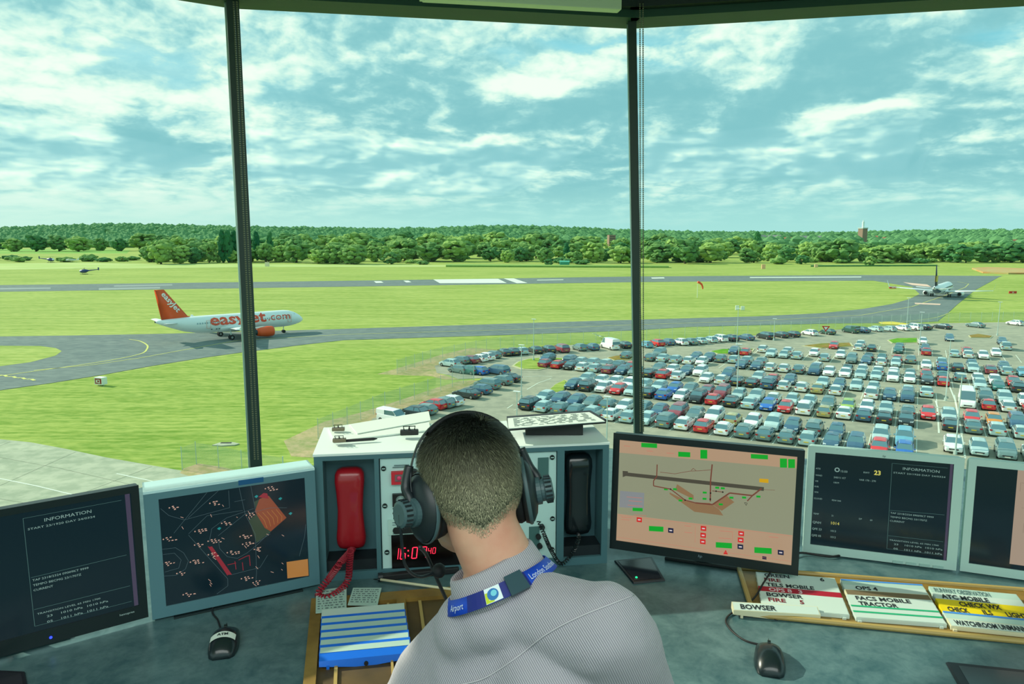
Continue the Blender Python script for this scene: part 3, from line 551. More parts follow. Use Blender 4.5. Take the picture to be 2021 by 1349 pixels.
def airliner(name,loc,yaw,L_,rad,zc,span,fin_h,orange,lab):
    o=empty(name,loc,yaw,lab,'airliner'); h=L_/2
    # x forward; nose at +h
    bm=NB(); rs=[]
    for x,r,z in ((h,.12,-.55),(h-.35,.55,-.5),(h-1.0,1.0,-.35),(h-2.2,1.5,-.15),(h-3.6,1.85,-.02),(h-5,rad,0),(0,rad,0),(-h*.35,rad,0),(-h*.5,rad*.95,.08),(-h*.66,rad*.78,.32),(-h*.82,rad*.5,.75),(-h*.94,rad*.26,1.1),(-h,.18,1.25)):
        rs.append([(x,math.cos(a)*r,zc+z+math.sin(a)*r*1.02) for a in [i*2*PI/24 for i in range(24)]])
    rings(bm,rs); fus=put('fuselage',bm,AWH,o,True)
    bm=NB(); y=-rad*.985
    for i in range(int((h*1.25)/.55)):
        x=h-5.2-i*.55
        box(bm,(x,-rad*.985,zc+.45),(.24,.06,.34)); box(bm,(x,rad*.985,zc+.45),(.24,.06,.34))
    if not orange: put('cabin_windows',bm,ADK,o)
    else: put('cabin_windows',bm,mat('window_pale',(150,180,190),.3),o)
    bm=NB()
    for s in (-1,1):
        hexa(bm,[(h-2.35,s*.2,zc+.78),(h-1.75,s*.2,zc+.42),(h-1.75,s*.85,zc+.42),(h-2.4,s*1.12,zc+.72),(h-2.45,s*.2,zc+1.25),(h-1.9,s*.2,zc+.85),(h-1.95,s*.95,zc+.82),(h-2.7,s*1.2,zc+1.12)])
    put('cockpit_window',bm,GLS,o)
    xr=4.6 if orange else 3.2; zw=zc-1.1
    for s in (-1,1):
        bm=NB(); tip=Vector((xr-span*.25,s*span/2,zw+1.3)); airfoil(bm,(xr,s*rad*.6,zw-.1),tip,6.4,1.5,.9,.2)
        w=put('wing',bm,AWH,o,True)
        bm=NB()
        if orange: airfoil(bm,tip+Vector((0,0,-.2)),tip+Vector((-.5,s*.05,.45)),1.0,.4,.08,.05)
        else: airfoil(bm,tip,tip+Vector((-1.4,s*.7,2.5)),1.4,.45,.12,.06)
        put('winglet',bm,AWH,o)
        ex,ey,ez=xr+.6,s*(span/2*.335),zw-1.0
        bm=NB(); ps=[(ex+1.9,1.02),(ex+1.6,1.18),(ex+.4,1.25),(ex-1.2,1.05),(ex-2.0,.82)]
        rings(bm,[[(x,ey+math.cos(a)*r,ez+math.sin(a)*r) for a in [i*PI/10 for i in range(20)]] for x,r in ps])
        en=put('engine',bm,AOR if orange else AWH,o,True)
        bm=NB(); cyl(bm,(ex+1.93,ey,ez),(ex+1.85,ey,ez),.95,20); cyl(bm,(ex-1.8,ey,ez),(ex-3.0,ey,ez),.72,16,.5); put('engine_core',bm,ADK if orange else mat('engine_black',(16,20,24),.6),o)
        bm=NB(); hexa(bm,[(ex-1.5,ey-.12,ez+.8),(ex+.9,ey-.12,ez+1.1),(ex+.9,ey+.12,ez+1.1),(ex-1.5,ey+.12,ez+.8),(ex-3,ey-.1,zw+.1),(ex-.5,ey-.1,zw+.3),(ex-.5,ey+.1,zw+.3),(ex-3,ey+.1,zw+.1)]); put('pylon',bm,AWH,o)
        bm=NB(); airfoil(bm,(-h+4.6,s*.5,zc+.75),(-h+1.9,s*6.1,zc+1.35),3.4,1.3,.4,.15); put('tailplane',bm,AWH,o,True)
        bm=NB(); gx=-2.0; gy=s*3.8 if orange else s*2.9
        cyl(bm,(gx,gy,.6),(gx,gy*.85,zw),.14,8); put('gear_leg',bm,STEEL,o)
        for q_ in (-.35,.35): bm=NB(); cyl(bm,(gx,gy+q_-.17,.56),(gx,gy+q_+.17,.56),.58,18); cyl(bm,(gx,gy+q_-.19,.56),(gx,gy+q_+.19,.56),.25,10,mi=1); put('main_wheel',bm,[RUB,HUB],o)
    bm=NB(); cyl(bm,(h-5,0,.5),(h-5,0,zc-1.5),.1,8); put('gear_leg',bm,STEEL,o)
    for q_ in (-.28,.28): bm=NB(); cyl(bm,(h-5,q_-.11,.38),(h-5,q_+.11,.38),.38,16); put('nose_wheel',bm,RUB,o)
    zf=zc+rad*.72; base=-h+7.4; tx=-h+.2
    bm=NB(); zt=fin_h
    rs=[]
    for t_ in (0,.12,.5,1):
        z=zf-.1+(zt-zf)*t_; le=base+2.2*(1 if t_==0 else 0)-(base-(tx+2.0))*(t_); te=-h+1.3-(1.1)*t_
        c=le-te
        rs.append([(le-x*c,y*.42*(1-.6*t_),z) for x,y in ((0,0),(.12,.4),(.4,.5),(1,.0),(.4,-.5),(.12,-.4))])
    rings(bm,rs); fin=put('fin',bm,AOR if orange else NVY,o,True)
    if not orange:
        bm=NB(); z0=zf+.2; box(bm,(-h+3.6,0,(zf+zt)/2-1.0),(3.6,.5,2.2)); put('fin_stripe',bm,AYE,o)
        bm=NB(); rings(bm,[[(x,math.cos(a)*r,zc+z+math.sin(a)*r) for a in [PI+.35+i*(PI-.7)/10 for i in range(11)]] for x,r,z in ((-h*.9,rad*.36,.95),(-h*.66,rad*.8,.3),(-h*.35,rad*1.01,0),(h*.5,rad*1.01,0))],close=False,cap=False); put('belly',bm,AGR,o,True)
    bm=NB(); cyl(bm,(-h+.02,0,zc+1.25),(-h-.12,0,zc+1.28),.2,10); put('tail_exhaust',bm,BLK,o)
    bm=NB(); rings(bm,[[(x,math.cos(a)*r*1.25,zc-.95+math.sin(a)*r*.75) for a in [i*PI/10 for i in range(20)]] for x,r in ((5.5,.3),(4.2,1.4),(0,1.75),(-3.5,1.5),(-5.2,.3))]); put('wing_fairing',bm,AWH,o,True)
    if orange:
        # registration-side lettering wraps the fuselage side that faces the tower
        bm=NB(); text(bm,'easyJet',(-h+11.0,-rad-.02,zc-.15),(1,0,0),(0,0,1),2.5,width=12.9,bold=.024)
        for kz in range(-8,20):
            g_=bm.verts[:]+bm.edges[:]+bm.faces[:]; bmesh.ops.bisect_plane(bm,geom=g_,plane_co=(0,0,zc+kz*.14),plane_no=(0,0,1))
        for v in bm.verts:
            dz=v.co.z-zc; v.co.y=-math.sqrt(max(rad*rad-(dz/1.02)**2,.05))-.05
        le=put('airline_lettering',bm,LTO,fus,smooth='keep')
        bm=NB(); text(bm,'.com',(-h+24.4,-rad-.02,zc-.0),(1,0,0),(0,0,1),1.75,width=5.4,bold=.0)
        for kz in range(-8,20):
            g_=bm.verts[:]+bm.edges[:]+bm.faces[:]; bmesh.ops.bisect_plane(bm,geom=g_,plane_co=(0,0,zc+kz*.14),plane_no=(0,0,1))
        for v in bm.verts:
            dz=v.co.z-zc; v.co.y=-math.sqrt(max(rad*rad-(dz/1.02)**2,.05))-.05
        put('airline_lettering',bm,LTO,fus,smooth='keep')
        bm=NB(); d=Vector((3.05,0,-4.0)).normalized(); text(bm,'easyJet',(-h+1.45,-.26,zt-1.15),d,Vector((4.0,0,3.05)),1.15,width=5.2,bold=.02)
        put('fin_lettering',bm,AWH,fin,smooth='keep')
        bm=NB()
        for x in (-h+11.3,-h+12.4,-h+13.0): box(bm,(x,-rad*.86,zc-1.05),(.35,.06,.22))
        put('service_panels',bm,ADK,fus)
        for s,x in ((-1,-h+10.2),(-1,h-4.6)):
            bm=NB()
            for a_,b_ in (((x,zc+1.05),(x+.85,zc+1.05)),((x,zc-.75),(x+.85,zc-.75)),((x,zc-.75),(x,zc+1.05)),((x+.85,zc-.75),(x+.85,zc+1.05))):
                box(bm,((a_[0]+b_[0])/2,-rad*.99+.0,(a_[1]+b_[1])/2),(max(.05,b_[0]-a_[0]),.1,max(.05,b_[1]-a_[1])))
            put('door_outline',bm,mat('pale_orange',(226,170,150),.5),fus)
    return o
psi=R(40); gpos=gp(452,671); ax=gpos+Vector((-math.sin(psi),math.cos(psi),0))*3.8+Vector((math.cos(psi),math.sin(psi),0))*2.6
airliner('passenger_jet',(ax.x,ax.y,.06),psi,33.8,1.98,3.55,33.0,11.9,True,'white airliner with orange tail and orange engines taxiing behind the left mullion')
g2=gp(1856,585.5); hd=R(90-38)
ax2=g2+Vector((math.cos(hd),math.sin(hd),0))*2.0
airliner('passenger_jet',(ax2.x,ax2.y,.06),hd,36.0,1.88,3.1,34.3,12.5,False,'white airliner with dark tail seen from behind, rolling to the runway')

# ------------------------------------------------------------------ trees, hills, far buildings
def leafmat(name,a,b):
    m=bpy.data.materials.new(name); m.use_nodes=True; t=m.node_tree; bs=t.nodes['Principled BSDF']; bs.inputs['Roughness'].default_value=.9; bs.inputs['Specular IOR Level'].default_value=.1
    oi=t.nodes.new('ShaderNodeObjectInfo'); g=t.nodes.new('ShaderNodeNewGeometry'); n=t.nodes.new('ShaderNodeTexNoise'); n.inputs['Scale'].default_value=.7; n.inputs['Detail'].default_value=4; t.links.new(g.outputs['Position'],n.inputs['Vector'])
    ad=t.nodes.new('ShaderNodeMath'); ad.operation='ADD'; t.links.new(oi.outputs['Random'],ad.inputs[0]); t.links.new(n.outputs['Fac'],ad.inputs[1])
    ml=t.nodes.new('ShaderNodeMath'); ml.operation='MULTIPLY'; ml.inputs[1].default_value=.5; t.links.new(ad.outputs[0],ml.inputs[0])
    r=t.nodes.new('ShaderNodeValToRGB'); r.color_ramp.elements[0].position=.2; r.color_ramp.elements[1].position=.8; r.color_ramp.elements[0].color=lin(a); r.color_ramp.elements[1].color=lin(b); t.links.new(ml.outputs[0],r.inputs[0]); t.links.new(r.outputs[0],bs.inputs['Base Color'])
    return m
LEAF=leafmat('tree_leaves',(60,116,72),(148,178,94)); POP=leafmat('poplar_leaves',(30,92,62),(70,130,76)); BARK=mat('tree_bark',(80,76,52),.9); FOR=leafmat('wood_leaves',(52,112,88),(104,150,96))
def crown(kind,seed):
    rr=random.Random(seed); bm=NB(); n={'round':70,'poplar':60,'bush':46}[kind]
    for k in range(n):
        # leafy clumps spread over the crown's shell
        z=rr.uniform(-1,1); a=rr.uniform(0,6.283); q_=math.sqrt(1-z*z); rad=rr.uniform(.72,1.0); d=Vector((math.cos(a)*q_,math.sin(a)*q_,z))*rad
        lump=1+.28*noise.noise(d*1.7+Vector((seed*7,0,0)))
        if kind=='round': c=Vector((d.x*.40*lump,d.y*.40*lump,.50+d.z*.42*lump)); r=rr.uniform(.09,.15)
        elif kind=='poplar': c=Vector((d.x*.12,d.y*.12,.52+d.z*.43)); c.x*=1.15-c.z*.6; c.y*=1.15-c.z*.6; r=rr.uniform(.05,.075)
        else: c=Vector((d.x*.5*lump,d.y*.38,.30+d.z*.24*lump)); r=rr.uniform(.11,.17)
        vs=ball(bm,c,(r,r,r*(.85 if kind!='poplar' else 1.5)),1)
        for v in vs: v.co+=(v.co-c)*(rr.uniform(-.35,.35))
    return bm
TP=[]
for kind,seed in (('round',1),('round',2),('round',3),('poplar',4),('bush',5),('bush',6),('round',8)):
    o=empty({'round':'broadleaf_tree','poplar':'poplar_tree','bush':'shrub'}[kind]); put('crown',crown(kind,seed),POP if kind=='poplar' else LEAF,o,False)
    bm=NB(); cyl(bm,(0,0,0),(0,0,.5),.04,6,.02); put('trunk',bm,BARK,o); TP.append([kind,o,0])
def zone(x): return 'left of the first mullion' if x<440 else 'between the mullions' if x<1250 else 'right of the second mullion'
def tree(i,x,y,wpx,hpx,near='front',lab=None):
    k,o,used=TP[i]
    if used: o=copy_tree(o)
    TP[i][2]=1
    p=gp(x,y); d=p.length; w=wpx*p.y/FPX; h=hpx*p.y/FPX; o.location=(p.x,p.y,0); o.scale=(w,w,h)
    if k=='poplar': o.scale=(w*2.6,w*2.6,h)
    if k=='bush': o.scale=(w*.85,w*.85,h*1.15)
    if k=='round': o.scale=(w*1.05,w*1.05,h*.93)
    o.rotation_euler=(0,0,random.random()*6.28)
    kn={'round':'round-crowned green tree','poplar':'tall slim dark poplar','bush':'low spreading green shrub'}[k]
    tag(o,lab or '%s in the %s belt beyond the runway, %s'%(kn,near,zone(x)),'tree' if k!='bush' else 'shrub','%s trees %s'%(near,zone(x)) if not lab else None); return o
rt=random.Random(11)
# named foreground trees
for i,x,y,w,h,lab in ((0,318,521,52,52,'big pale green bushy tree standing forward, left of the poplar clump'),(6,356,520,46,38,'dark round tree just right of the big pale bushy one'),(1,383,519,44,34,'round tree second to the right of the big pale bushy one'),(0,413,518,34,44,None),
    (3,441,518,24,62,'leftmost poplar of the tall clump by the left mullion'),(3,452,518,24,62,'second poplar of the tall clump by the left mullion'),(3,463,517,24,60,'third poplar of the tall clump by the left mullion'),(3,508,514,20,56,'lone dark poplar just right of the left mullion'),(3,534,514,18,55,'slim poplar between rounder trees right of the left mullion'),
    (1,490,516,34,30,None),(2,525,517,38,40,None),(6,552,517,36,36,None),(0,585,518,54,50,'broad dark tree with high crown right of the left mullion'),(2,628,520,40,30,None),(1,660,520,52,42,None),
    (6,700,521,60,42,None),(0,772,521,36,26,'small round tree standing forward on the grass'),(0,800,514,70,48,None),(1,850,516,62,42,None),(2,898,516,66,50,None),(6,990,514,40,28,None),(0,1030,515,44,32,None),(0,1083,524,20,15,'small dark round bush on the field edge'),(3,1118,516,18,36,'slim poplar behind the green shed'),(1,1170,518,50,44,None),(0,1225,519,50,38,None),
    (1,1300,517,66,40,None),(2,1352,520,58,52,None),(0,1402,518,64,44,None),(3,1493,500,22,42,'tall pointed tree rising above the belt right of the second mullion'),(4,1535,521,36,20,None),(0,1582,521,30,20,'small dark round tree standing on the field edge'),(0,1717,525,24,22,'small round tree on a short trunk standing forward on the right field'),(1,1660,518,70,52,None),(6,1620,515,56,44,None),(2,1750,518,64,38,None),(1,1830,516,60,34,None),(0,1890,518,56,40,None),(6,1940,517,60,40,None),(2,1995,518,60,44,None)):
    tree(i,x,y,w,h,'front',lab)
for lay,(ybase,n,hm,name) in enumerate(((516.5,58,24,'front'),(509,62,28,'second'),(501,66,29,'third'),(495,60,26,'rear'))):
    for k in range(n):
        x=(285 if lay<2 else -60)+ (2100-(285 if lay<2 else -60))*(k+rt.random())/n
        if lay>=2 and x<300 and lay==2: continue
        y=ybase+rt.uniform(-2,2); h=hm*1.28*rt.uniform(.7,1.15)*(1.0+(.1 if 500<x<1100 else 0)); w=h*rt.uniform(1.05,1.5)
        if x>1480 and lay>=1: h*=(.9,.9,.62,.5)[lay]; w*=.85
        tree(rt.choice([0,1,2,6]),x,y,w,h,name)
for k in range(34):
    x=-40+rt.random()*360 if k<16 else 620+rt.random()*1400
    y=(515 if k<16 else 520)+rt.uniform(-4,2)
    tree(rt.choice([4,5]),x,y,rt.uniform(26,46),rt.uniform(9,15),'hedge')
# rolling ground beyond, wooded
def hill(x,y):
    d=y
    if d<1500: return 0
    r_=x/d
    top=(2+ 17*math.exp(-((r_+.52)/.22)**2)+13*math.exp(-((r_-.0)/.16)**2)+5*math.exp(-((r_+.25)/.1)**2)+6*math.exp(-((r_-.62)/.12)**2))
    t_=min(1,max(0,(d-1500)/2600)); t_=t_*t_*(3-2*t_)
    return t_*(24+(top-8)*d/FPX+4*noise.noise(Vector((x/300,y/500,0))))
bm=NB(); nx,ny=70,26; gv=[]
for j in range(ny+1):
    y=1450+ (5300-1450)*j/ny; row=[]
    for i in range(nx+1):
        x=(i/nx*2-1)*y*.86; row.append(bm.verts.new((x,y,hill(x,y)+.1)))
    gv.append(row)
for j in range(ny):
    for i in range(nx): bm.faces.new((gv[j][i],gv[j][i+1],gv[j+1][i+1],gv[j+1][i]))
tag(put('hills',bm,groundmat('hill_ground',[((70,130,80),(110,160,96)),((80,136,84),(100,150,90))],[(.004,.01,0),(.02,.02,0)]),smooth='keep'),kind='structure')
# far houses and towers
BRK=mat('brown_brick',(150,124,108),.9); RT=mat('terracotta_roof',(176,112,84),.9); CRM=mat('cream_wall',(222,220,200),.9); GRW=mat('grey_wall',(186,196,190),.9); SLT=mat('slate_roof',(126,132,130),.9)
o=empty('water_tower',gp(1701,483),R(20),'square brown brick tower with white cylindrical top on the skyline','tower')
dd=gp(1701,483).y; u_=dd/FPX; o.location.z=0
bm=NB(); hw=6.6*u_; box(bm,(0,0,14*u_+4),(hw*1.8,hw*1.8,28*u_)); put('brick_tower',bm,BRK,o)
bm=NB(); box(bm,(0,0,28*u_+4.6),(hw*2,hw*2,2.0)); put('cornice',bm,GRW,o)
bm=NB(); cyl(bm,(0,0,28*u_+5),(0,0,42*u_+3),2.2*u_,12); cyl(bm,(0,0,42*u_+3),(0,0,45*u_+3),1.0*u_,8); put('white_turret',bm,AWH,o,)
p=gp(1206,500); o=empty('tower_block',p,R(10),'brown tower block rising above the trees by the second mullion','building'); u_=p.y/FPX
bm=NB(); box(bm,(0,0,18*u_),(13*u_,13*u_,36*u_)); put('walls',bm,BRK,o)
bm=NB()
for i in range(8): box(bm,(0,-6.55*u_,(5+i*4)*u_),(10*u_,.1*u_,1.2*u_))
put('windows',bm,ADK,o)
CLEARED=[(gp(1701,483).x,gp(1701,483).y,20)]
def house(x,y,w,h,wall,roof,lab):
    p=gp(x,y)
    if p.y>2000: p*=2000/p.y
    p.z=hill(p.x,p.y); CLEARED.append((p.x,p.y,w*p.y/FPX)); u_=p.y/FPX; o=empty('house',p,R(rt.uniform(-30,30)),lab,'house','houses among the distant trees'); w*=u_;h*=u_
    bm=NB(); box(bm,(0,0,h*.45),(w,w*.7,h*.9)); put('walls',bm,wall,o)
    bm=NB(); rings(bm,[[(xx,-w*.42,h*.85),(xx,w*.42,h*.85),(xx,0,h*1.45)] for xx in (-w*.55,w*.55)]); put('roof',bm,roof,o)
    bm=NB()
    for i in (-1,1): box(bm,(i*w*.25,-w*.352,h*.5),(w*.16,.2,h*.3))
    put('window',bm,ADK,o)
zn=['behind the first belt','on the low ridge','beside the taller trees']
for x,y,w,h,wl,rf,c in [(1500,476,20,9,GRW,SLT,0),(1528,478,22,9,CRM,SLT,0),(1556,480,16,8,CRM,RT,1),(1590,476,20,8,GRW,SLT,0),(1610,478,18,8,CRM,SLT,0),(1640,474,14,7,GRW,RT,1),(1722,478,16,8,CRM,RT,1),(1735,480,14,7,AWH,SLT,0),(1752,479,20,7,CRM,RT,1),(1075,492,22,8,CRM,RT,1),(1098,494,20,8,BRK,RT,1),(1120,490,16,8,BRK,RT,1),(1150,486,14,8,BRK,RT,1),(1870,500,16,8,CRM,RT,1),(1893,496,16,8,CRM,RT,1),(1920,494,22,9,AWH,SLT,0),(1965,496,34,10,AWH,SLT,0),(2000,484,16,8,CRM,RT,1),(1832,512,12,7,AWH,SLT,0),(1100,468,12,6,BRK,RT,1),(1140,466,14,6,CRM,RT,1),(1180,468,12,6,BRK,RT,1)]:
    house(x,y,w,h,wl,rf,('%s house with a %s roof among trees, %s'%('pale' if wl in (CRM,AWH,GRW) else 'brick','red' if c else 'grey','left of the brown tower block' if x<1200 else 'left of the brick tower' if x<1700 else 'right of the brick tower')))
p=gp(1114,524); o=empty('shed',p,0,'small bright teal shed at the edge of the far field','shed')
bm=NB(); box(bm,(0,0,1.4),(7,4,2.8)); put('walls',bm,mat('teal_shed',(50,150,124),.6),o)
bm=NB(); rings(bm,[[(xx,-2.2,2.8),(xx,2.2,2.8),(xx,0,3.8)] for xx in (-3.7,3.7)]); put('roof',bm,mat('teal_roof',(80,176,150),.6),o)
flat('earth_bank',[(1918,531),(1950,529),(2000,531),(2060,533),(2060,541),(1990,541),(1940,539)],.9,mat('bare_earth',(196,140,84),.95,noise_=((180,170,110),.1,4)),th=.9)
flat('hedge_line',[(880,524),(1320,527),(1320,528.5),(880,526.5)],1.2,LEAF,th=1.2)
flat('low_fence_line',[(1600,525),(1850,524),(1850,525),(1600,526)],.8,LEAF,th=.8)
tp=NB(); bmesh.ops.create_icosphere(tp,subdivisions=1,radius=1); tv=[v.co.copy() for v in tp.verts]; tf=[[v.index for v in f.verts] for f in tp.faces]; tp.free()
VV=[];FF=[]
for k in range(10500):
    y=1260+(4600-1260)*rt.random()**1.15; x=(rt.random()*2-1)*y*.8
    if x/y<-.5 and y<1000: continue
    if any(abs(x-hx)<26+hs and -60-y*.03<y-hy<hs+20 for hx,hy,hs in CLEARED): continue
    s=rt.uniform(5,9)*(1+y/5000); z=hill(x,y); b0=len(VV); hz_=s*rt.uniform(.7,1.2)
    for c in tv:
        q_=1+.35*noise.noise(c*2+Vector((k,0,0))); VV.append((x+c.x*s*q_*1.3,y+c.y*s*q_,z+hz_*.6+c.z*hz_*q_))
    for f in tf: FF.append([b0+i for i in f])
me=bpy.data.meshes.new('woodland'); me.from_pydata(VV,[],FF); me.update(); me.materials.append(FOR)
o=bpy.data.objects.new('woodland',me); COL.objects.link(o); tag(o,'distant woods covering the low hills along the horizon','woods',kind='stuff')
# ------------------------------------------------------------------ the control cab (heights below are relative to the eye)
DZ=-.90; FLZ=-1.64; CLZ=1.16
def E_(x,y,z): return Vector((x,y,EYE+z))
def EP(x,y,z=DZ):
    r=ray(x,y); return r*(z/r.z)+Vector((0,0,EYE))
def ED(x,y,depth):
    r=ray(x,y); return r*(depth/r.y)+Vector((0,0,EYE))
TOPP=[(-3.9,-.9),(-3.3,.72),(-2.42,2.04),(-1.05,2.93),(.495,3.21),(2.06,2.87),(3.4,1.92),(4.1,.4)]
BOTP=[(-3.75,-.9),(-3.16,.70),(-2.32,1.98),(-1.012,2.82),(.552,3.10),(2.02,2.76),(3.27,1.85),(3.95,.4)]
HZ=.85
MUL=mat('window_bar',(38,62,54),.5); MSV=mat('window_bar_edge',(176,206,190),.35,.5); HDR=mat('window_head',(24,70,56),.6,bump=(30,.1,.002)); HDR2=mat('window_head_dark',(18,38,40),.6)
def glassmat():
    m=bpy.data.materials.new('window_glass_tint'); m.use_nodes=True; t=m.node_tree; t.nodes.clear()
    tr=t.nodes.new('ShaderNodeBsdfTransparent'); tr.inputs[0].default_value=(.965,.995,.985,1); gl=t.nodes.new('ShaderNodeBsdfGlossy'); gl.inputs['Roughness'].default_value=.02; gl.inputs[0].default_value=(.9,1,.97,1)
    lw=t.nodes.new('ShaderNodeLayerWeight'); lw.inputs[0].default_value=.5; pw=t.nodes.new('ShaderNodeMath'); pw.operation='POWER'; pw.inputs[1].default_value=6; t.links.new(lw.outputs['Facing'],pw.inputs[0])
    fr=t.nodes.new('ShaderNodeMath'); fr.operation='MULTIPLY_ADD'; fr.inputs[1].default_value=.30; fr.inputs[2].default_value=.005; t.links.new(pw.outputs[0],fr.inputs[0]); mx=t.nodes.new('ShaderNodeMixShader'); t.links.new(fr.outputs[0],mx.inputs[0]); t.links.new(tr.outputs[0],mx.inputs[1]); t.links.new(gl.outputs[0],mx.inputs[2])
    o=t.nodes.new('ShaderNodeOutputMaterial'); t.links.new(mx.outputs[0],o.inputs[0]); return m
GLM=glassmat()
for i in range(len(TOPP)-1):
    a,b=TOPP[i],TOPP[i+1]; c,d=BOTP[i],BOTP[i+1]
    bm=NB(); q_=[E_(*c,DZ-.05),E_(*d,DZ-.05),E_(*b,HZ+.02),E_(*a,HZ+.02)]
    nn=(q_[1]-q_[0]).cross(q_[3]-q_[0]).normalized()*.008
    hexa(bm,[p-nn for p in q_]+[p+nn for p in q_])
    tag(put('window_%d'%(i+1),bm,GLM),kind='structure')
    # head beam, stepped like the real one
    A=Vector((a[0],a[1],0)); B=Vector((b[0],b[1],0)); n=Vector(((B-A).y,-(B-A).x,0)).normalized()
    bm=NB()
    for (z0,z1,d0,d1,mi) in ((HZ,HZ+.03,-.06,.10,0),(HZ+.03,HZ+.065,-.06,.14,1),(HZ+.065,HZ+.09,-.06,.17,0),(HZ+.09,CLZ,-.06,.22,1)):
        hexa(bm,[E_(*(A+n*d1).xy,z0),E_(*(B+n*d1).xy,z0),E_(*(B+n*d0).xy,z0),E_(*(A+n*d0).xy,z0),E_(*(A+n*d1).xy,z1),E_(*(B+n*d1).xy,z1),E_(*(B+n*d0).xy,z1),E_(*(A+n*d0).xy,z1)],mi)
    tag(put('trim_%d'%(i+1),bm,[HDR,HDR2]),kind='structure')
    C_=Vector((c[0],c[1],0)); D_=Vector((d[0],d[1],0)); n=Vector(((D_-C_).y,-(D_-C_).x,0)).normalized()
    bm=NB(); hexa(bm,[E_(*(C_+n*.04).xy,FLZ),E_(*(D_+n*.04).xy,FLZ),E_(*(D_-n*.08).xy,FLZ),E_(*(C_-n*.08).xy,FLZ),E_(*(C_+n*.04).xy,DZ-.05),E_(*(D_+n*.04).xy,DZ-.05),E_(*(D_-n*.08).xy,DZ-.05),E_(*(C_-n*.08).xy,DZ-.05)])
    tag(put('wall_%s'%['far_left','outer_left','left','centre','right','outer_right','far_right'][i],bm,mat('cab_wall',(120,150,145),.8)),kind='structure')
for i in range(1,len(TOPP)-1):
    t=E_(*TOPP[i],HZ+.03); b=E_(*BOTP[i],DZ-.05); dirn=(t-b).normalized(); out=Vector((TOPP[i][0],TOPP[i][1]-.3,0)).normalized(); sd_=Vector((out.y,-out.x,0))
    lab={3:'slim dark window mullion left of centre',4:'slim dark window mullion right of centre'}.get(i,'slim dark window mullion outside the view')
    bm=NB(); w=.022 if i==3 else .017
    def bar(w0,w1,d0,d1,mi): hexa(bm,[p+sd_*x+out*y for p in (b,t) for x,y in ((w0,d0),(w1,d0),(w1,d1),(w0,d1))],mi)
    bar(-w,w,-.055,.0,0); bar(-w-.006,-w+.001,-.015,.01,1)
    tag(put('trim_%d'%(10+i),bm,[MUL,MSV]),kind='structure')
# ceiling and floor
bm=NB(); P=[(-3.9,-2.6)]+TOPP+[(4.1,-2.6)]; prism(bm,P[::-1],EYE+CLZ,EYE+CLZ+.1); tag(put('ceiling',bm,mat('ceiling_panel',(150,172,165),.8)),kind='structure')
bm=NB(); P=[(-3.75,-2.6)]+BOTP+[(3.95,-2.6)]; prism(bm,P[::-1],EYE+FLZ-.1,EYE+FLZ); tag(put('floor',bm,mat('carpet',(60,84,88),.95,bump=(300,.3,.002))),kind='structure')
# pale fitting along the top of the centre window head
o=empty('blind_housing',ED(1033,2,2.80),math.atan2(.28,1.545),'pale slim blind rail under the ceiling at the top edge','blind rail')
bm=NB(); box(bm,(0,0,0),(.72,.05,.035),bev=.004); put('rail',bm,mat('cream_plastic',(206,220,196),.5),o)
bm=NB(); cyl(bm,(-.355,0,0),(-.37,0,0),.02,12); put('end_cap',bm,mat('cream_plastic',(206,220,196),.5),o)
def bead_chain(p0,p1,lab):
    o=empty('blind_chain',p1,0,lab,'blind chain','bead chains hanging beside the mullions'); bm=NB(); n=210; v=p0-p1
    for k in range(n):
        for off in (-.006,.006):
            c=v*(k/n)+Vector((off,0,0)); box(bm,c,(.0046,.0046,.0046))
    put('beads',bm,mat('chain_beads',(112,118,92),.35,.3),o)
    bm=NB(); tube(bm,[Vector((-.006,0,0)),v+Vector((-.006,0,0))],.0012,4); tube(bm,[Vector((.006,0,0)),v+Vector((.006,0,0))],.0012,4); put('cord',bm,BLK,o)
bead_chain(ED(464,0,2.80),ED(506,905,2.60),'pale bead chain hanging at the left mullion')
bead_chain(ED(1266,4,3.06),ED(1267,850,2.94),'pale bead chain hanging at the right mullion')
# desk
def deskmat():
    m=bpy.data.materials.new('desk_laminate'); m.use_nodes=True; t=m.node_tree; b=t.nodes['Principled BSDF']; b.inputs['Roughness'].default_value=.33; b.inputs['Specular IOR Level'].default_value=.45
    g=t.nodes.new('ShaderNodeNewGeometry'); pr=None
    for sc,a,c in ((9,(50,86,92),(102,132,134)),(38,(52,88,94),(98,128,130))):
        n=t.nodes.new('ShaderNodeTexNoise'); n.inputs['Scale'].default_value=sc; n.inputs['Detail'].default_value=8; n.inputs['Roughness'].default_value=.65; n.inputs['Distortion'].default_value=.6; t.links.new(g.outputs['Position'],n.inputs['Vector'])
        r=t.nodes.new('ShaderNodeValToRGB'); r.color_ramp.elements[0].position=.36; r.color_ramp.elements[1].position=.66; r.color_ramp.elements[0].color=lin(a); r.color_ramp.elements[1].color=lin(c); t.links.new(n.outputs['Fac'],r.inputs[0])
        if pr is None: pr=r.outputs[0]
        else:
            mx=t.nodes.new('ShaderNodeMix'); mx.data_type='RGBA'; mx.inputs[0].default_value=.4; t.links.new(pr,mx.inputs[6]); t.links.new(r.outputs[0],mx.inputs[7]); pr=mx.outputs[2]
    t.links.new(pr,b.inputs['Base Color']); return m
DSK=deskmat()
desk=empty('control_desk',E_(0,2.2,FLZ),0,'long curved blue-grey laminate control desk along the windows','desk')
bm=NB(); P=[(-2.9,-.3),(-2.1,.55),(-.85,1.24),(.62,1.24),(1.9,.85),(2.7,-.1),(3.5,.4),(3.2,1.75),(1.98,2.7),(.54,3.04),(-.99,2.76),(-2.26,1.94),(-3.05,.70)]
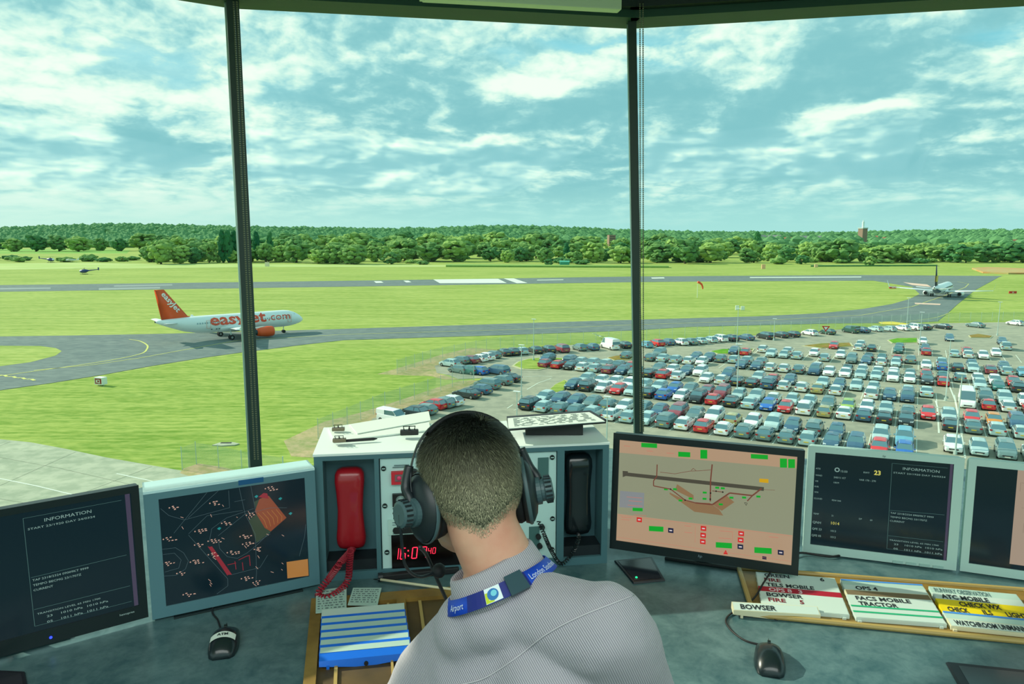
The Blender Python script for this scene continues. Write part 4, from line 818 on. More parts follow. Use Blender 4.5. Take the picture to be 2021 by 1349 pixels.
prism(bm,[(x,y-2.2) for x,y in P],DZ-FLZ-.04,DZ-FLZ); put('worktop',bm,DSK,desk)
bm=NB(); tube(bm,[(x,y-2.2,DZ-FLZ-.02) for x,y in P[:6]],.021,10); put('edge_strip',bm,mat('desk_edge',(46,60,62),.5),desk)
for (x0,y0,x1,y1) in ((-1.9,1.2,-2.3,1.6),(-.9,1.9,-.9,2.6),(.75,1.9,.75,2.7),(2.0,1.2,2.6,1.7)):
    bm=NB(); hexa(bm,[(x0,y0-2.2,0),(x0+.03,y0-2.2,0),(x1+.03,y1-2.2,0),(x1,y1-2.2,0),(x0,y0-2.2,DZ-FLZ-.04),(x0+.03,y0-2.2,DZ-FLZ-.04),(x1+.03,y1-2.2,DZ-FLZ-.04),(x1,y1-2.2,DZ-FLZ-.04)]); put('support_panel',bm,mat('cab_wall',(120,150,145),.8),desk)

# ------------------------------------------------------------------ screens
def smat(name,c,st=1.0,rough=.15):
    if name in MATS: return MATS[name]
    m=bpy.data.materials.new(name); m.use_nodes=True; b=m.node_tree.nodes['Principled BSDF']; b.inputs['Base Color'].default_value=(.004,.005,.006,1); b.inputs['Roughness'].default_value=rough
    b.inputs['Emission Color'].default_value=lin(c); b.inputs['Emission Strength'].default_value=st; MATS[name]=m; return m
def invbil(q,x,y):
    (x0,y0),(x1,y1),(x2,y2),(x3,y3)=q; u=v=.5
    for _ in range(20):
        fx=(1-u)*(1-v)*x0+u*(1-v)*x1+u*v*x2+(1-u)*v*x3-x; fy=(1-u)*(1-v)*y0+u*(1-v)*y1+u*v*y2+(1-u)*v*y3-y
        a=(1-v)*(x1-x0)+v*(x2-x3); b=(1-u)*(x3-x0)+u*(x2-x1); c=(1-v)*(y1-y0)+v*(y2-y3); d=(1-u)*(y3-y0)+u*(y2-y1)
        dt=a*d-b*c; u-=(fx*d-fy*b)/dt; v-=(a*fy-c*fx)/dt
    return u,v
class Panel:
    """a flat panel on the desk: u to the right, v downward, d into the housing"""
    def __init__(s,name,tl,yaw,tilt,W,H,lab,cat='monitor'):
        s.W,s.H,s.t=W,H,tilt; X=Vector((math.cos(yaw),math.sin(yaw),0)); B=Vector((-math.sin(yaw),math.cos(yaw),0))
        bot=Vector(tl)-H*(math.cos(tilt)*Vector((0,0,1))+math.sin(tilt)*B)+X*W/2
        s.h0=max(bot.z-DZ,.004); s.root=empty(name,E_(bot.x,bot.y,DZ),yaw,lab,cat); s.x0=0
        s.du0,s.dv0,s.du1,s.dv1=0,0,1,1
    def P(s,u,v,d):
        h=(1-v)*s.H; return Vector(((u-.5)*s.W,h*math.sin(s.t)+d*math.cos(s.t),s.h0+h*math.cos(s.t)-d*math.sin(s.t)))
    def slab(s,bm,u0,v0,u1,v1,d0,d1,mi=0):
        hexa(bm,[s.P(u0,v1,d0),s.P(u1,v1,d0),s.P(u1,v1,d1),s.P(u0,v1,d1),s.P(u0,v0,d0),s.P(u1,v0,d0),s.P(u1,v0,d1),s.P(u0,v0,d1)],mi)
    def rslab(s,bm,u0,v0,u1,v1,d0,d1,r,mi=0):
        rs=[]; ru=r/s.W; rv=r/s.H
        pts=[]
        for cx,cy,a0 in ((u1-ru,v0+rv,-90),(u1-ru,v1-rv,0),(u0+ru,v1-rv,90),(u0+ru,v0+rv,180)):
            for k in range(5):
                a=R(a0+k*22.5); pts.append((cx+math.cos(a)*ru,cy+math.sin(a)*rv))
        rings(bm,[[s.P(u,v,d) for u,v in pts] for d in (d0,d1)],mi=mi)
    def disp(s,u,v): return s.du0+(s.du1-s.du0)*u,s.dv0+(s.dv1-s.dv0)*v
    def dp(s,u,v,d=.0022): return s.P(*s.disp(u,v),d)
    def quad(s,bm,pts,d=.0022,mi=0): 
        bm.faces.new([bm.verts.new(s.dp(u,v,d)) for u,v in pts]).material_index=mi
    def rect(s,bm,u0,v0,u1,v1,d=.0022,mi=0): s.quad(bm,[(u0,v0),(u0,v1),(u1,v1),(u1,v0)],d,mi)
    def line(s,bm,pts,w=.0012,d=.002,mi=0):
        q_=[s.dp(u,v,d) for u,v in pts]; n=(s.P(0,0,-1)-s.P(0,0,0))
        for a,b in zip(q_,q_[1:]):
            t=(b-a)
            if t.length<1e-7: continue
            k=t.cross(n).normalized()*w/2; bm.faces.new([bm.verts.new(x) for x in (a-k,b-k,b+k,a+k)]).material_index=mi
    def txt(s,bm,st,u,v,size,width=None,bold=0,align='LEFT',mi=0,d=.0018):
        text(bm,st,s.dp(u,v,d),(1,0,0),(0,math.sin(s.t),math.cos(s.t)),size,width,bold,.0,align,mi=mi)
    def build(s,bez,thick,fm,sm,r=.004,back=None,stand=True,fm2=None):
        l,rr,t,b=bez; W,H=s.W,s.H; u0,u1,v0,v1=l/W,1-rr/W,t/H,1-b/H; s.du0,s.du1,s.dv0,s.dv1=u0,u1,v0,v1
        bm=NB(); s.rslab(bm,0,0,1,1,.0045,thick*.45,r); 
        s.slab(bm,.1,.1,.9,.9,thick*.45,thick); put('housing',bm,back or fm,s.root)
        bm=NB()
        for a in ((0,0,1,v0),(0,v1,1,1),(0,v0,u0,v1),(u1,v0,1,v1)): s.slab(bm,*a,0,.0046)
        fr=put('bezel',bm,fm,s.root)
        bm=NB(); s.slab(bm,u0,v0,u1,v1,.003,.0046); sc=put('screen',bm,sm,s.root)
        if stand:
            bm=NB(); c=s.P(.5,.6,thick); cyl(bm,(0,c.y+.03,.006),(0,c.y+.03,c.z),.02,10); box(bm,(0,c.y+.05,.005),(.2,.12,.01),bev=.003); box(bm,(0,c.y,c.z),(.06,.03,.06)); put('stand',bm,back or fm,s.root)
        return sc
TEALF=mat('teal_grey_housing',(84,124,134),.45); BKF=mat('black_monitor_plastic',(20,34,36),.35); SLF=mat('silver_monitor_plastic',(184,214,206),.4); SLB=mat('monitor_button',(160,194,188),.4)
SDK=smat('dark_screen',(7,27,34)); STX=smat('screen_text_pale',(126,158,150)); STY=smat('screen_text_yellow',(200,196,96)); SFR=smat('screen_rule',(70,104,100)); SPK=smat('screen_edge_pink',(66,60,80))
def atis(p,dim=False):
    sc=[c for c in p.root.children if c.name.startswith('screen')][0]
    def T(s_,x,y,h,w=None,b=0,m=STX,nm='text_line'):
        bm=NB(); p.txt(bm,s_,*invbil([(125,125),(1400,225),(1335,1110),(92,955)],x,y),h,w,b); put(nm,bm,m,sc,smooth='keep')
    k=.001
    for s_,x,y,h in (('ATIS',132,275,4.5),('WIND',130,335,4.5),('VIS',128,388,4.5),('RVR',124,437,4.5),('WX',122,487,4.5),('CLOUD',120,543,4.5),('FEW 044',292,562,4.5),('TEMP',116,682,4.5),('21',290,702,4.5),('DP',548,732,4.5),('09',650,745,4.5),
        ('QNH',112,762,7),('QFE 23',108,820,6),('1013',286,842,5.5),('QFE 05',104,880,6),('1012',284,898,5.5),('240/11 KT',305,356,5.2),('VAR 170 - 270',545,378,5),('10KM',305,402,4.5),('15:50',372,303,6),('RWY',585,312,5)): T(s_,x,y,h*k)
    T('O',310,298,.0125,b=.03); 
    for i,s_ in enumerate(('TAF 2318/2324 09009KT 9999','TEMPO BECMG 23/1707Z','CURRENT')): T(s_,836+i*-2,678+i*36,.0048,.105 if i==0 else .09 if i==1 else .036)
    T('START 23/1920 DAY 24/0324',860,312,.0045,.125); T('INFORMATION',945,280,.0075,.088)
    T('TRANSITION LEVEL 65 MIN 1700',828,925,.004,.12)
    T('23    1010 hPa  1010 hPa',870,965,.0048,.118); T('05    1011 hPa  1011 hPa',866,1005,.0048,.118)
    T('23',682,325,.0125,b=.03,m=STY,nm='yellow_number'); T('1014',288,775,.0085,m=STY,nm='yellow_number')
    bm=NB(); I=lambda x,y: invbil([(125,125),(1400,225),(1335,1110),(92,955)],x,y)
    p.line(bm,[I(848,222),I(806,1000)],.0009); p.line(bm,[I(848,222),I(1345,262)],.0007); p.line(bm,[I(832,648),I(1318,688)],.0008); p.line(bm,[I(818,880),I(1306,935)],.0008); p.line(bm,[I(806,1000),I(1300,1060)],.0007)
    put('screen_rules',bm,SFR,sc,smooth='keep')
    bm=NB(); p.quad(bm,[I(1368,224),I(1308,1104),I(1330,1106),I(1394,226)]); put('screen_edge',bm,SPK,sc,smooth='keep')
# far left black monitor
p=Panel('monitor',(-1.264,1.320,-.566),R(35.5),0,.51,.32,'black widescreen monitor at far left showing weather text','monitor')
p.build((.017,.017,.016,.034),.045,BKF,SDK,.006); atis(p)
bm=NB(); text(bm,'hannspree',p.P(.885,.935,-.0006),(1,0,0),(0,0,1),.005,width=.03); put('maker_lettering',bm,STX,p.root,smooth='keep')
bm=NB(); c=p.P(.62,.955,-.001); cyl(bm,c,c+Vector((0,-.001,0)),.003,10); put('power_light',bm,smat('blue_led',(40,60,255),3),p.root)
# radar monitor
p=Panel('monitor',(-.846,1.627,-.587),R(27.4),R(1.9),.39,.308,'teal-grey framed square monitor with the radar picture','monitor')
rsc=p.build((.031,.026,.022,.026),.085,TEALF,SDK,.003,stand=False)
bm=NB(); p.slab(bm,0,0,1,.02,-.0001,.085); p.slab(bm,0,0,.01,1,.004,.085); p.slab(bm,.99,0,1,1,.004,.085); p.slab(bm,0,.98,1,1,.004,.085); put('casing',bm,mat('pale_casing',(190,224,226),.4),p.root)
bm=NB(); box(bm,(0,.06,.001),(.3,.14,.004),bev=.001); put('base_pad',bm,BKF,p.root)
RQ=[(180,330),(1355,170),(1385,1000),(220,1245)]; RI=lambda x,y: invbil(RQ,x,y)
def rpoly(bm,pts,w,closed=False):
    q_=[RI(*a) for a in pts]; p.line(bm,q_+(q_[:1] if closed else []),w)
bm=NB()
for l in ([(720,270),(725,415),(370,510),(255,470),(195,410)],[(805,250),(850,470),(930,640),(935,960),(925,1080)],[(900,235),(935,440),(945,470)],[(400,495),(640,270)],[(290,620),(560,270)],[(400,630),(545,480),(830,440)],[(700,500),(920,425)],[(400,640),(700,1020),(700,1080),(610,1150)],[(630,650),(850,470),(1060,420),(1200,420)],[(730,985),(965,925),(1030,820)],
 [(630,680),(640,760),(700,830),(780,845),(860,800),(935,740)],[(200,755),(300,745),(360,790),(395,860),(370,930),(300,980),(210,985)],[(205,800),(290,790),(340,850),(320,920),(215,950)],[(1300,830),(1350,660),(1360,560)],[(765,365),(850,350)],[(560,700),(580,590),(700,500)],[(930,720),(1055,640)],[(935,740),(1055,625)]): rpoly(bm,l,.0007)
put('radar_map_lines',bm,smat('radar_line_grey',(70,92,96)),rsc,smooth='keep')
bm=NB()
for l in ([(550,740),(700,990)],[(700,900),(770,885)],[(790,860),(850,830),(880,820)],[(760,870),(768,940)],[(878,820),(884,910)],[(820,880),(826,950)]): rpoly(bm,l,.0016)
p.quad(bm,[RI(*a) for a in ((555,745),(700,985),(735,985),(580,740))]); p.quad(bm,[RI(*a) for a in ((960,330),(1005,295),(1035,300),(1048,345))])
put('radar_red_zone',bm,smat('radar_red',(128,34,46)),rsc,smooth='keep')
bm=NB(); p.quad(bm,[RI(*a) for a in ((970,345),(1048,320),(1195,505),(1060,620),(1010,590),(930,450))],.0026); put('radar_orange_zone',bm,smat('radar_orange',(124,66,44)),rsc,smooth='keep')
bm=NB(); p.quad(bm,[RI(*a) for a in ((925,370),(965,350),(1000,500),(1060,625),(940,715),(880,520),(950,470))],.0028); put('radar_olive_zone',bm,smat('radar_olive',(46,64,50)),rsc,smooth='keep')
bm=NB()
for k in range(5): rpoly(bm,[(955+k*38,465-k*8),(1005+k*38,520-k*6),(1030+k*30,590-k*14)],.0009)
for a in ((1195,880),): p.quad(bm,[RI(*b) for b in ((1190,880),(1195,1020),(1380,995),(1375,853))],.0024)
put('radar_data_box',bm,smat('radar_amber',(160,112,58)),rsc,smooth='keep')
bm=NB(); rq=random.Random(4)
for (x,y) in [(300,405),(610,375),(250,670),(485,725),(590,695),(590,810),(450,870),(345,965),(390,1150),(900,480),(1060,260),(845,660),(865,725),(960,770),(850,1020),(945,1055),(700,545),(490,610),(240,880),(740,795)]:
    for r_ in range(3):
        for c_ in range(rq.randint(1,3)): 
            xx=x-20+c_*26+rq.uniform(-4,4)+r_*8; yy=y-14+r_*13-c_*4; p.quad(bm,[RI(xx,yy),RI(xx,yy+7),RI(xx+rq.uniform(8,20),yy+4),RI(xx+14,yy-3)],.0014)
    q_=RI(x-40,y); p.rect(bm,q_[0]-.004,q_[1]-.005,q_[0]+.004,q_[1]+.005,.0014)
for k in range(26):
    x,y=rq.uniform(260,1250),rq.uniform(380,1100); rpoly(bm,[(x,y),(x+rq.uniform(8,26),y+rq.uniform(6,24))],.0010)
put('radar_targets',bm,smat('radar_target',(196,160,142)),rsc,smooth='keep')
bm=NB()
for (x,y) in ((640,590),(945,325),(1145,345),(1230,470)): p.quad(bm,[RI(x-18,y),RI(x,y+12),RI(x+16,y-6),RI(x,y-14)],.0013)
put('radar_teal_marks',bm,smat('radar_teal',(30,130,130)),rsc,smooth='keep')
bm=NB(); p.slab(bm,.53,.015,.68,.055,-.0006,0); put('blue_tape',bm,mat('blue_tape',(10,84,132),.5),p.root)
# big black monitor with the airfield diagram
p=Panel('monitor',(.279,1.974,-.542),R(-20.1),R(4),.49,.325,'black widescreen monitor showing the tan airfield lighting diagram','monitor')
s1=p.build((.0175,.0175,.018,.0245),.05,BKF,smat('tan_screen',(138,142,116)),.006)
HQ=[(108,95),(1728,245),(1668,1235),(80,1015)]; HI=lambda x,y: invbil(HQ,x,y)
def hq(bm,pts,d=.0022): p.quad(bm,[HI(*a) for a in pts],d)
bm=NB(); hq(bm,[(108,95),(104,212),(1722,352),(1728,245)],.0027); hq(bm,[(90,770),(80,1015),(1668,1235),(1682,960)],.0027); put('screen_band',bm,smat('pink_band',(172,144,116)),s1,smooth='keep')
bm=NB()
for x0,y0,x1,y1 in ((318,125,470,165),(670,205,782,250),(875,185,938,265),(1328,225,1477,265),(1580,260,1640,342),(1650,265,1708,345),(396,885,533,932),(1014,1032,1158,1082),(1354,1075,1503,1128),(238,715,335,745)):
    k=(y1-y0); s_=.085*(x1-x0); hq(bm,[(x0,y0-s_*.5+4),(x0,y1-s_*.5+4),(x1,y1+s_*.5),(x1,y0+s_*.5)]); put('green_block',bm,smat('screen_green',(12,160,40)),s1,smooth='keep'); bm=NB()
for x,y in ((555,545),(640,545),(692,648),(785,630),(915,575),(913,632),(1028,530),(1078,535),(1155,620),(1267,618),(1392,608),(1060,682)): hq(bm,[(x-18,y-9),(x-18,y+9),(x+18,y+11),(x+18,y-7)]); put('green_stand_label',bm,smat('screen_green',(12,160,40)),s1,smooth='keep'); bm=NB()
bm.free()
bm=NB()
for x,y in ((303,825),(903,904),(900,967),(897,1026),(1240,948),(1235,1008)): hq(bm,[(x-25,y-24),(x-25,y+20),(x+25,y+26),(x+25,y-18)])
hq(bm,[(1080,1140),(1122,1143),(1104,1104),(1100,1104)]); put('screen_red_blocks',bm,smat('screen_red',(198,36,34)),s1,smooth='keep')
bm=NB()
for x,y in ((602,924),(1232,1070),(1580,1118),(1440,1170)): hq(bm,[(x-25,y-24),(x-25,y+20),(x+25,y+26),(x+25,y-18)] if x!=1440 else [(1422,1155),(1422,1182),(1458,1187),(1458,1160)])
put('screen_navy_blocks',bm,smat('screen_navy',(22,26,60)),s1,smooth='keep')
bm=NB()
for x,y in ((602,924),(1232,1070),(1580,1118),(303,825),(903,904),(900,967),(897,1026),(1240,948),(1235,1008)): hq(bm,[(x-13,y-6),(x-13,y+6),(x+13,y+8),(x+13,y-4)],.0014)
put('screen_block_glyphs',bm,smat('screen_glyph',(200,190,190)),s1,smooth='keep')
bm=NB(); rw=[HI(140,405),HI(1440,540)]; p.line(bm,rw,.010,.0021); hq(bm,[(138,378),(140,435),(190,418),(190,382)],.0022)
put('runway_bar',bm,smat('diagram_dark',(72,70,58)),s1,smooth='keep')
bm=NB()
for l,w in (([(472,320),(468,430),(438,470),(438,515),(545,535),(600,545),(735,645),(830,670)],.0028),([(983,318),(968,470),(965,655)],.0034),([(983,560),(1080,570)],.002),([(830,670),(985,685),(1140,578),(1340,600),(1420,535)],.0038),([(1340,600),(1295,650)],.003),([(500,390),(640,405),(780,380),(860,378),(970,368)],.0012),([(1440,545),(1535,548)],.0008),([(790,375),(810,355),(835,375)],.0012)): p.line(bm,[HI(*a) for a in l],w,.0016)
put('taxiway_lines',bm,smat('diagram_brown',(112,66,52)),s1,smooth='keep')
bm=NB()
for q_ in ([(660,500),(640,555),(815,640),(812,600)],[(590,575),(590,590),(820,752),(1082,786),(1045,730),(960,670),(830,668),(735,645)],[(1110,600),(985,685),(1068,742),(1180,662)]): hq(bm,q_,.0024)
put('apron_blocks',bm,smat('diagram_tan',(136,108,76)),s1,smooth='keep')
bm=NB(); hq(bm,[(115,560),(108,710),(345,725),(350,580)],.0024); put('legend_panel',bm,smat('legend_grey',(128,134,136)),s1,smooth='keep')
bm=NB()
for x,y,w in ((180,615,150),(200,650,130),(190,690,140),(130,800,100),(130,822,80),(250,780,120),(730,880,60),(730,940,70),(1050,925,110),(1040,990,110),(1480,975,80),(150,150,60),(560,215,70),(370,195,60)): p.line(bm,[HI(x,y),HI(x+w,y+w*.08)],.0011,.0014)
p.line(bm,[HI(95,780),HI(1680,965)],.0006,.0014); p.line(bm,[HI(85,985),HI(1672,1200)],.0006,.0014)
for x0,y0,x1,y1 in ((830,885,826,1035),(1165,925,1160,1025)): p.line(bm,[HI(x0,y0),HI(x1,y1)],.0006,.0014)
put('screen_pink_rules',bm,smat('pink_rule',(196,112,96)),s1,smooth='keep')
bm=NB(); hq(bm,[(1402,445),(1400,478),(1480,485),(1480,450)]); put('screen_yellow_label',bm,smat('screen_yellow',(200,156,20)),s1,smooth='keep')
bm=NB()
for x,y in ((600,545),(735,645),(968,580),(965,635),(1018,562),(1078,570)): hq(bm,[(x-9,y),(x,y+9),(x+9,y),(x,y-9)],.0014)
p.line(bm,[HI(1270,665),HI(1285,690),HI(1295,668),HI(1270,665)],.0009,.0014); put('screen_stop_bars',bm,smat('stop_black',(16,14,12)),s1,smooth='keep')
bm=NB(); text(bm,'hp',p.P(.5,.965,-.0006),(1,0,0),(0,.07,1),.008,align='CENTER',shear=.2); 
c=p.P(.505,.965,-.0003); bmesh.ops.create_circle(bm,cap_ends=False,radius=.0085,segments=20,matrix=Matrix.Translation(c)@Matrix.Rotation(PI/2,4,'X')); put('maker_badge',bm,mat('badge_silver',(120,140,150),.4),p.root,smooth='keep')
# two silver monitors
for k,(tl,yw,lab) in enumerate((((.831,2.009,-.590),R(-18.2),'silver framed square monitor showing weather text, right of the black one'),((1.207,1.888,-.603),R(-21.5),'silver framed monitor at the right edge with a tan and black picture'))):
    p=Panel('monitor',tl,yw,R(2.5),.385,.308,lab); s2=p.build((.019,.024,.018,.024),.05,SLF,SDK,.012)
    bm=NB()
    for i in range(4): p.slab(bm,.60+i*.085,.975,.665+i*.085,.998,-.003,0)
    put('button_row',bm,SLB,p.root)
    bm=NB(); text(bm,'hp',p.P(.5,.047,-.0006),(1,0,0),(0,.04,1),.006,align='CENTER',shear=.2); put('maker_badge',bm,mat('badge_grey',(70,100,104),.4),p.root,smooth='keep')
    if k==0: atis(p)
    else:
        bm=NB(); p.rect(bm,.27,.0,.96,.95,.0026); put('map_picture',bm,smat('tan_picture',(158,140,122)),s2,smooth='keep')
        bm=NB(); rq=random.Random(9)
        for i in range(26):
            u,v=rq.uniform(.29,.9),rq.uniform(.05,.9); p.line(bm,[(u,v),(u+rq.uniform(0,.08),v+rq.uniform(-.01,.01))] if i%2 else [(u,v),(u,v+rq.uniform(.02,.15))],.0006,.002)
        put('map_lines',bm,smat('brown_rule',(120,102,88)),s2,smooth='keep')

# ------------------------------------------------------------------ centre console
CB=mat('console_teal_grey',(72,112,120),.5); CBI=mat('console_inner',(60,96,104),.6); PANW=mat('panel_pale',(190,224,220),.5); TOPW=mat('console_top_pale',(226,240,234),.6); SCR=mat('panel_screw',(30,44,44),.4,.4)
cw,chh,cd=.775,.337,.27
con=empty('communications_console',E_(-.505,1.82,DZ),R(8.3),'blue-grey console unit with two telephone bays and a clock panel','console')
def U(u): return u*cw
def V(v): return (1-v)*chh
def cslab(bm,u0,v0,u1,v1,d0,d1,mi=0): box(bm,((U(u0)+U(u1))/2,(d0+d1)/2,(V(v0)+V(v1))/2),(U(u1)-U(u0),d1-d0,abs(V(v0)-V(v1))),mi)
bm=NB()
for a in ((0,0,1,.035,0,cd),(0,.935,1,1,0,cd),(0,.035,.028,.935,0,cd),(.195,.035,.21,.935,0,cd),(.817,.035,.842,.935,0,cd),(.978,.035,1,.935,0,cd),(.028,.035,.195,.935,.073,cd),(.842,.035,.978,.935,.073,cd),(.21,.035,.817,.935,.02,cd)): cslab(bm,*a)
put('cabinet',bm,CB,con)
for q_ in ((.028,.85,.195,.935,.01,.072),(.842,.85,.978,.935,.01,.072)): bm=NB(); cslab(bm,*q_); put('bay_floor',bm,mat('bay_dark',(16,28,34),.6),con)
bm=NB(); box(bm,(cw/2,cd/2,chh+.003),(cw+.004,cd,.006)); put('top_panel',bm,TOPW,con)
bm=NB(); cslab(bm,.214,.045,.815,.94,.008,.021); pan=put('faceplate',bm,PANW,con)
bm=NB()
for u,v in ((.225,.12),(.226,.42),(.229,.80),(.80,.09),(.803,.60),(.802,.86)):
    c=Vector((U(u),.007,V(v))); cyl(bm,c,c+Vector((0,-.003,0)),.0065,12); 
put('screw',bm,SCR,pan)
bm=NB()
for u,v in ((.225,.12),(.226,.42),(.229,.80),(.80,.09),(.803,.60),(.802,.86)): box(bm,(U(u),.0035,V(v)),(.008,.002,.002))
put('screw_slot',bm,PANW,pan)
bm=NB(); cslab(bm,.245,.665,.50,.93,.0,.01); clk=put('clock_display',bm,mat('clock_black',(10,6,8),.15),con)
bm=NB()
def seg(bm,x,z,w,h,ch):
    on={'0':'abcdef','1':'bc','6':'acdefg','7':'abc','4':'bcfg','8':'abcdefg'}[ch]; t=w*.2
    S=dict(a=((0,h),(w,h)),b=((w,h),(w,h/2)),c=((w,h/2),(w,0)),d=((0,0),(w,0)),e=((0,0),(0,h/2)),f=((0,h/2),(0,h)),g=((0,h/2),(w,h/2)))
    for s_ in on:
        (x0,z0),(x1,z1)=S[s_]; sh=lambda zz: zz*.12
        xa,xb=x+x0+sh(z0),x+x1+sh(z1); dx,dz=(xb-xa),(z1-z0); 
        if abs(dx)>abs(dz)*.5: P_=[(xa+t*.4,z+z0-t/2),(xb-t*.4,z+z1-t/2),(xb-t*.4,z+z1+t/2),(xa+t*.4,z+z0+t/2)]
        else: P_=[(xa-t/2,z+z0),(xa+t/2,z+z0),(xb+t/2,z+z1),(xb-t/2,z+z1)]
        bm.faces.new([bm.verts.new((a,-.0006,b)) for a,b in P_])
zc_=V(.855)
for i,(ch,x,w,h) in enumerate((('1',.262,.010,.030),('6',.283,.0125,.030),('0',.322,.0125,.030),('7',.354,.012,.030),('4',.378,.007,.016),('0',.393,.007,.016))):
    seg(bm,U(x-.010),zc_+(.010 if i>3 else 0),w,h,ch)
for z in (.010,.024): 
    box(bm,(U(.301),-.0004,zc_+z-.002),(.0035,.001,.0035))
put('clock_digits',bm,smat('red_led',(255,40,70),2.2),clk,smooth='keep')
bm=NB(); cslab(bm,.25,.145,.302,.245,-.004,.009); rb=put('alarm_button_plate',bm,mat('alarm_red',(206,40,56),.45),con)
bm=NB(); box(bm,(U(.276),-.005,V(.19)),(.022,.004,.018)); put('alarm_button',bm,mat('button_grey',(120,96,100),.5),rb)
bm=NB(); ball(bm,(U(.276),-.008,V(.19)),(.006,.003,.006)); put('alarm_button_centre',bm,mat('alarm_pink',(230,60,110),.4),rb)
bm=NB(); cyl(bm,(U(.325),.008,V(.17)),(U(.325),-.012,V(.17)),.013,16); put('black_knob',bm,BLK,con)
bm=NB(); cslab(bm,.252,.325,.36,.425,-.002,.009); kp=put('switch_plate',bm,mat('switch_black',(14,20,22),.4),con)
bm=NB(); cyl(bm,(U(.28),.0,V(.375)),(U(.28),-.016,V(.375)),.0135,18,.012); put('silver_knob',bm,mat('knob_silver',(170,196,192),.3,.4),kp)
bm=NB(); cslab(bm,.304,.325,.307,.425,-.004,0); put('plate_divider',bm,PANW,kp)
bm=NB(); cslab(bm,.235,.535,.42,.66,.004,.009); lp=put('label_strip',bm,mat('label_pale',(182,214,206),.6),con)
bm=NB(); P.clear(); z=V(.622)
rings(bm,[[(U(.262)+math.cos(a)*.009*(1) + (0.05 if math.cos(a)>0 else 0),y,z+math.sin(a)*.009) for a in [i*PI/8 for i in range(16)]] for y in (.006,.0)]); put('headset_jack_slot',bm,mat('slot_black',(18,26,28),.5),lp)
bm=NB()
for v,u0,u1 in ((.556,.25,.33),(.575,.25,.35),(.647,.25,.36),(.095,.26,.31),(.11,.255,.32)): cslab(bm,u0,v,u1,v+.006,.0035,.0045)
put('printed_rule',bm,mat('printed_grey',(92,120,124),.6),lp)
bm=NB(); cslab(bm,.75,.09,.787,.26,.004,.009); cslab(bm,.72,.66,.757,.92,.006,.009); put('blanking_plate',bm,mat('plate_grey',(70,110,108),.5),con)
bm=NB()
for u,v in ((.765,.66),(.752,.74),(.757,.82)): cyl(bm,(U(u),.008,V(v)),(U(u),-.004,V(v)),.007,12)
put('jack_socket',bm,BLK,con)
def handset(name,u,v0,v1,w,m,lab,dep):
    o=empty(name,con.matrix_basis@Vector((U(u),.0,V(v1))) if False else (Matrix.Translation(con.location)@Matrix.Rotation(R(8.3),4,'Z'))@Vector((U(u),.03,V(v1))),R(8.3),lab,'telephone handset')
    h=V(v0)-V(v1); bm=NB(); rs=[]
    for t_,wf,df in ((0,.55,.35),(.03,.85,.8),(.08,.97,1.0),(.16,1.0,1.0),(.28,.92,.72),(.5,.84,.6),(.72,.92,.72),(.84,1.0,1.0),(.93,.97,1.0),(.975,.82,.8),(1,.5,.35)):
        a=w/2*wf; d=dep*df; y0=.05-.02*math.sin(t_*PI)*0-dep*.5-.012*math.sin(PI*t_)
        rs.append([(a*abs(math.cos(k))**.55*(1 if math.cos(k)>0 else -1),y0+d/2*abs(math.sin(k))**.6*(1 if math.sin(k)>0 else -1),h*t_) for k in [i*2*PI/20+.01 for i in range(20)]])
    rings(bm,rs); put('handset_body',bm,m,o,True)
    bm=NB()
    for t_ in (.12,.88): cyl(bm,(0,.06-dep*.2,h*t_),(0,.075,h*t_),w*.42,16)
    put('ear_and_mouth_piece',bm,mat('phone_black',(14,18,20),.3),o)
    bm=NB(); R_=w*.52; zz=[(math.cos(k)*R_,(h*.5+math.copysign(h*.53-R_,math.sin(k)))+math.sin(k)*R_) for k in [i*2*PI/32+.01 for i in range(32)]]
    rings(bm,[[(x,y,z) for x,z in zz] for y in (.071,.058)]); put('cradle',bm,mat('phone_black',(14,18,20),.3),o)
    return o,h
REDP=mat('red_handset',(158,22,34),.3,coat=.3); BKP=mat('black_handset',(16,26,30),.22,coat=.4)
def coil(bm,path,r,wire,turns,mi=0):
    pts=spline(path,14); ln=sum((b-a).length for a,b in zip(pts,pts[1:])); out=[]; acc=0; N_=int(turns*7)
    def at(s_):
        k=0; 
        for a,b in zip(pts,pts[1:]):
            l=(b-a).length
            if k+l>=s_: return a.lerp(b,(s_-k)/max(l,1e-9)),(b-a).normalized()
            k+=l
        return pts[-1],(pts[-1]-pts[-2]).normalized()
    for i in range(N_+1):
        p_,t_=at(ln*i/N_); a=2*PI*i/7; s_=t_.cross(Vector((.1,1,.2))).normalized(); n_=t_.cross(s_); out.append(p_+(s_*math.cos(a)+n_*math.sin(a))*r)
    tube(bm,out,wire,5)
hr,h_=handset('telephone_handset',.108,.145,.81,.078,REDP,'red telephone handset in the left bay of the console',.045)
inv=hr.location
bm=NB(); coil(bm,[Vector((0,.02,.0)),EP(672,1110,-.80)-inv- Vector((0,0,0)),EP(650,1140,-.85)-inv,EP(628,1172,-.885)-inv,EP(650,1178,-.885)-inv,EP(684,1150,-.875)-inv,EP(690,1110,-.82)-inv,EP(692,1085,-.78)-inv],.0075,.0022,62)
rc=put('coiled_cord',bm,mat('red_cord',(150,30,48),.4),None); rc.parent=hr; rc.matrix_basis=Matrix.Rotation(-R(8.3),4,'Z')
hb,h_=handset('telephone_handset',.905,.10,.80,.078,BKP,'black telephone handset in the right bay of the console',.05)
bm=NB(); inv=hb.location
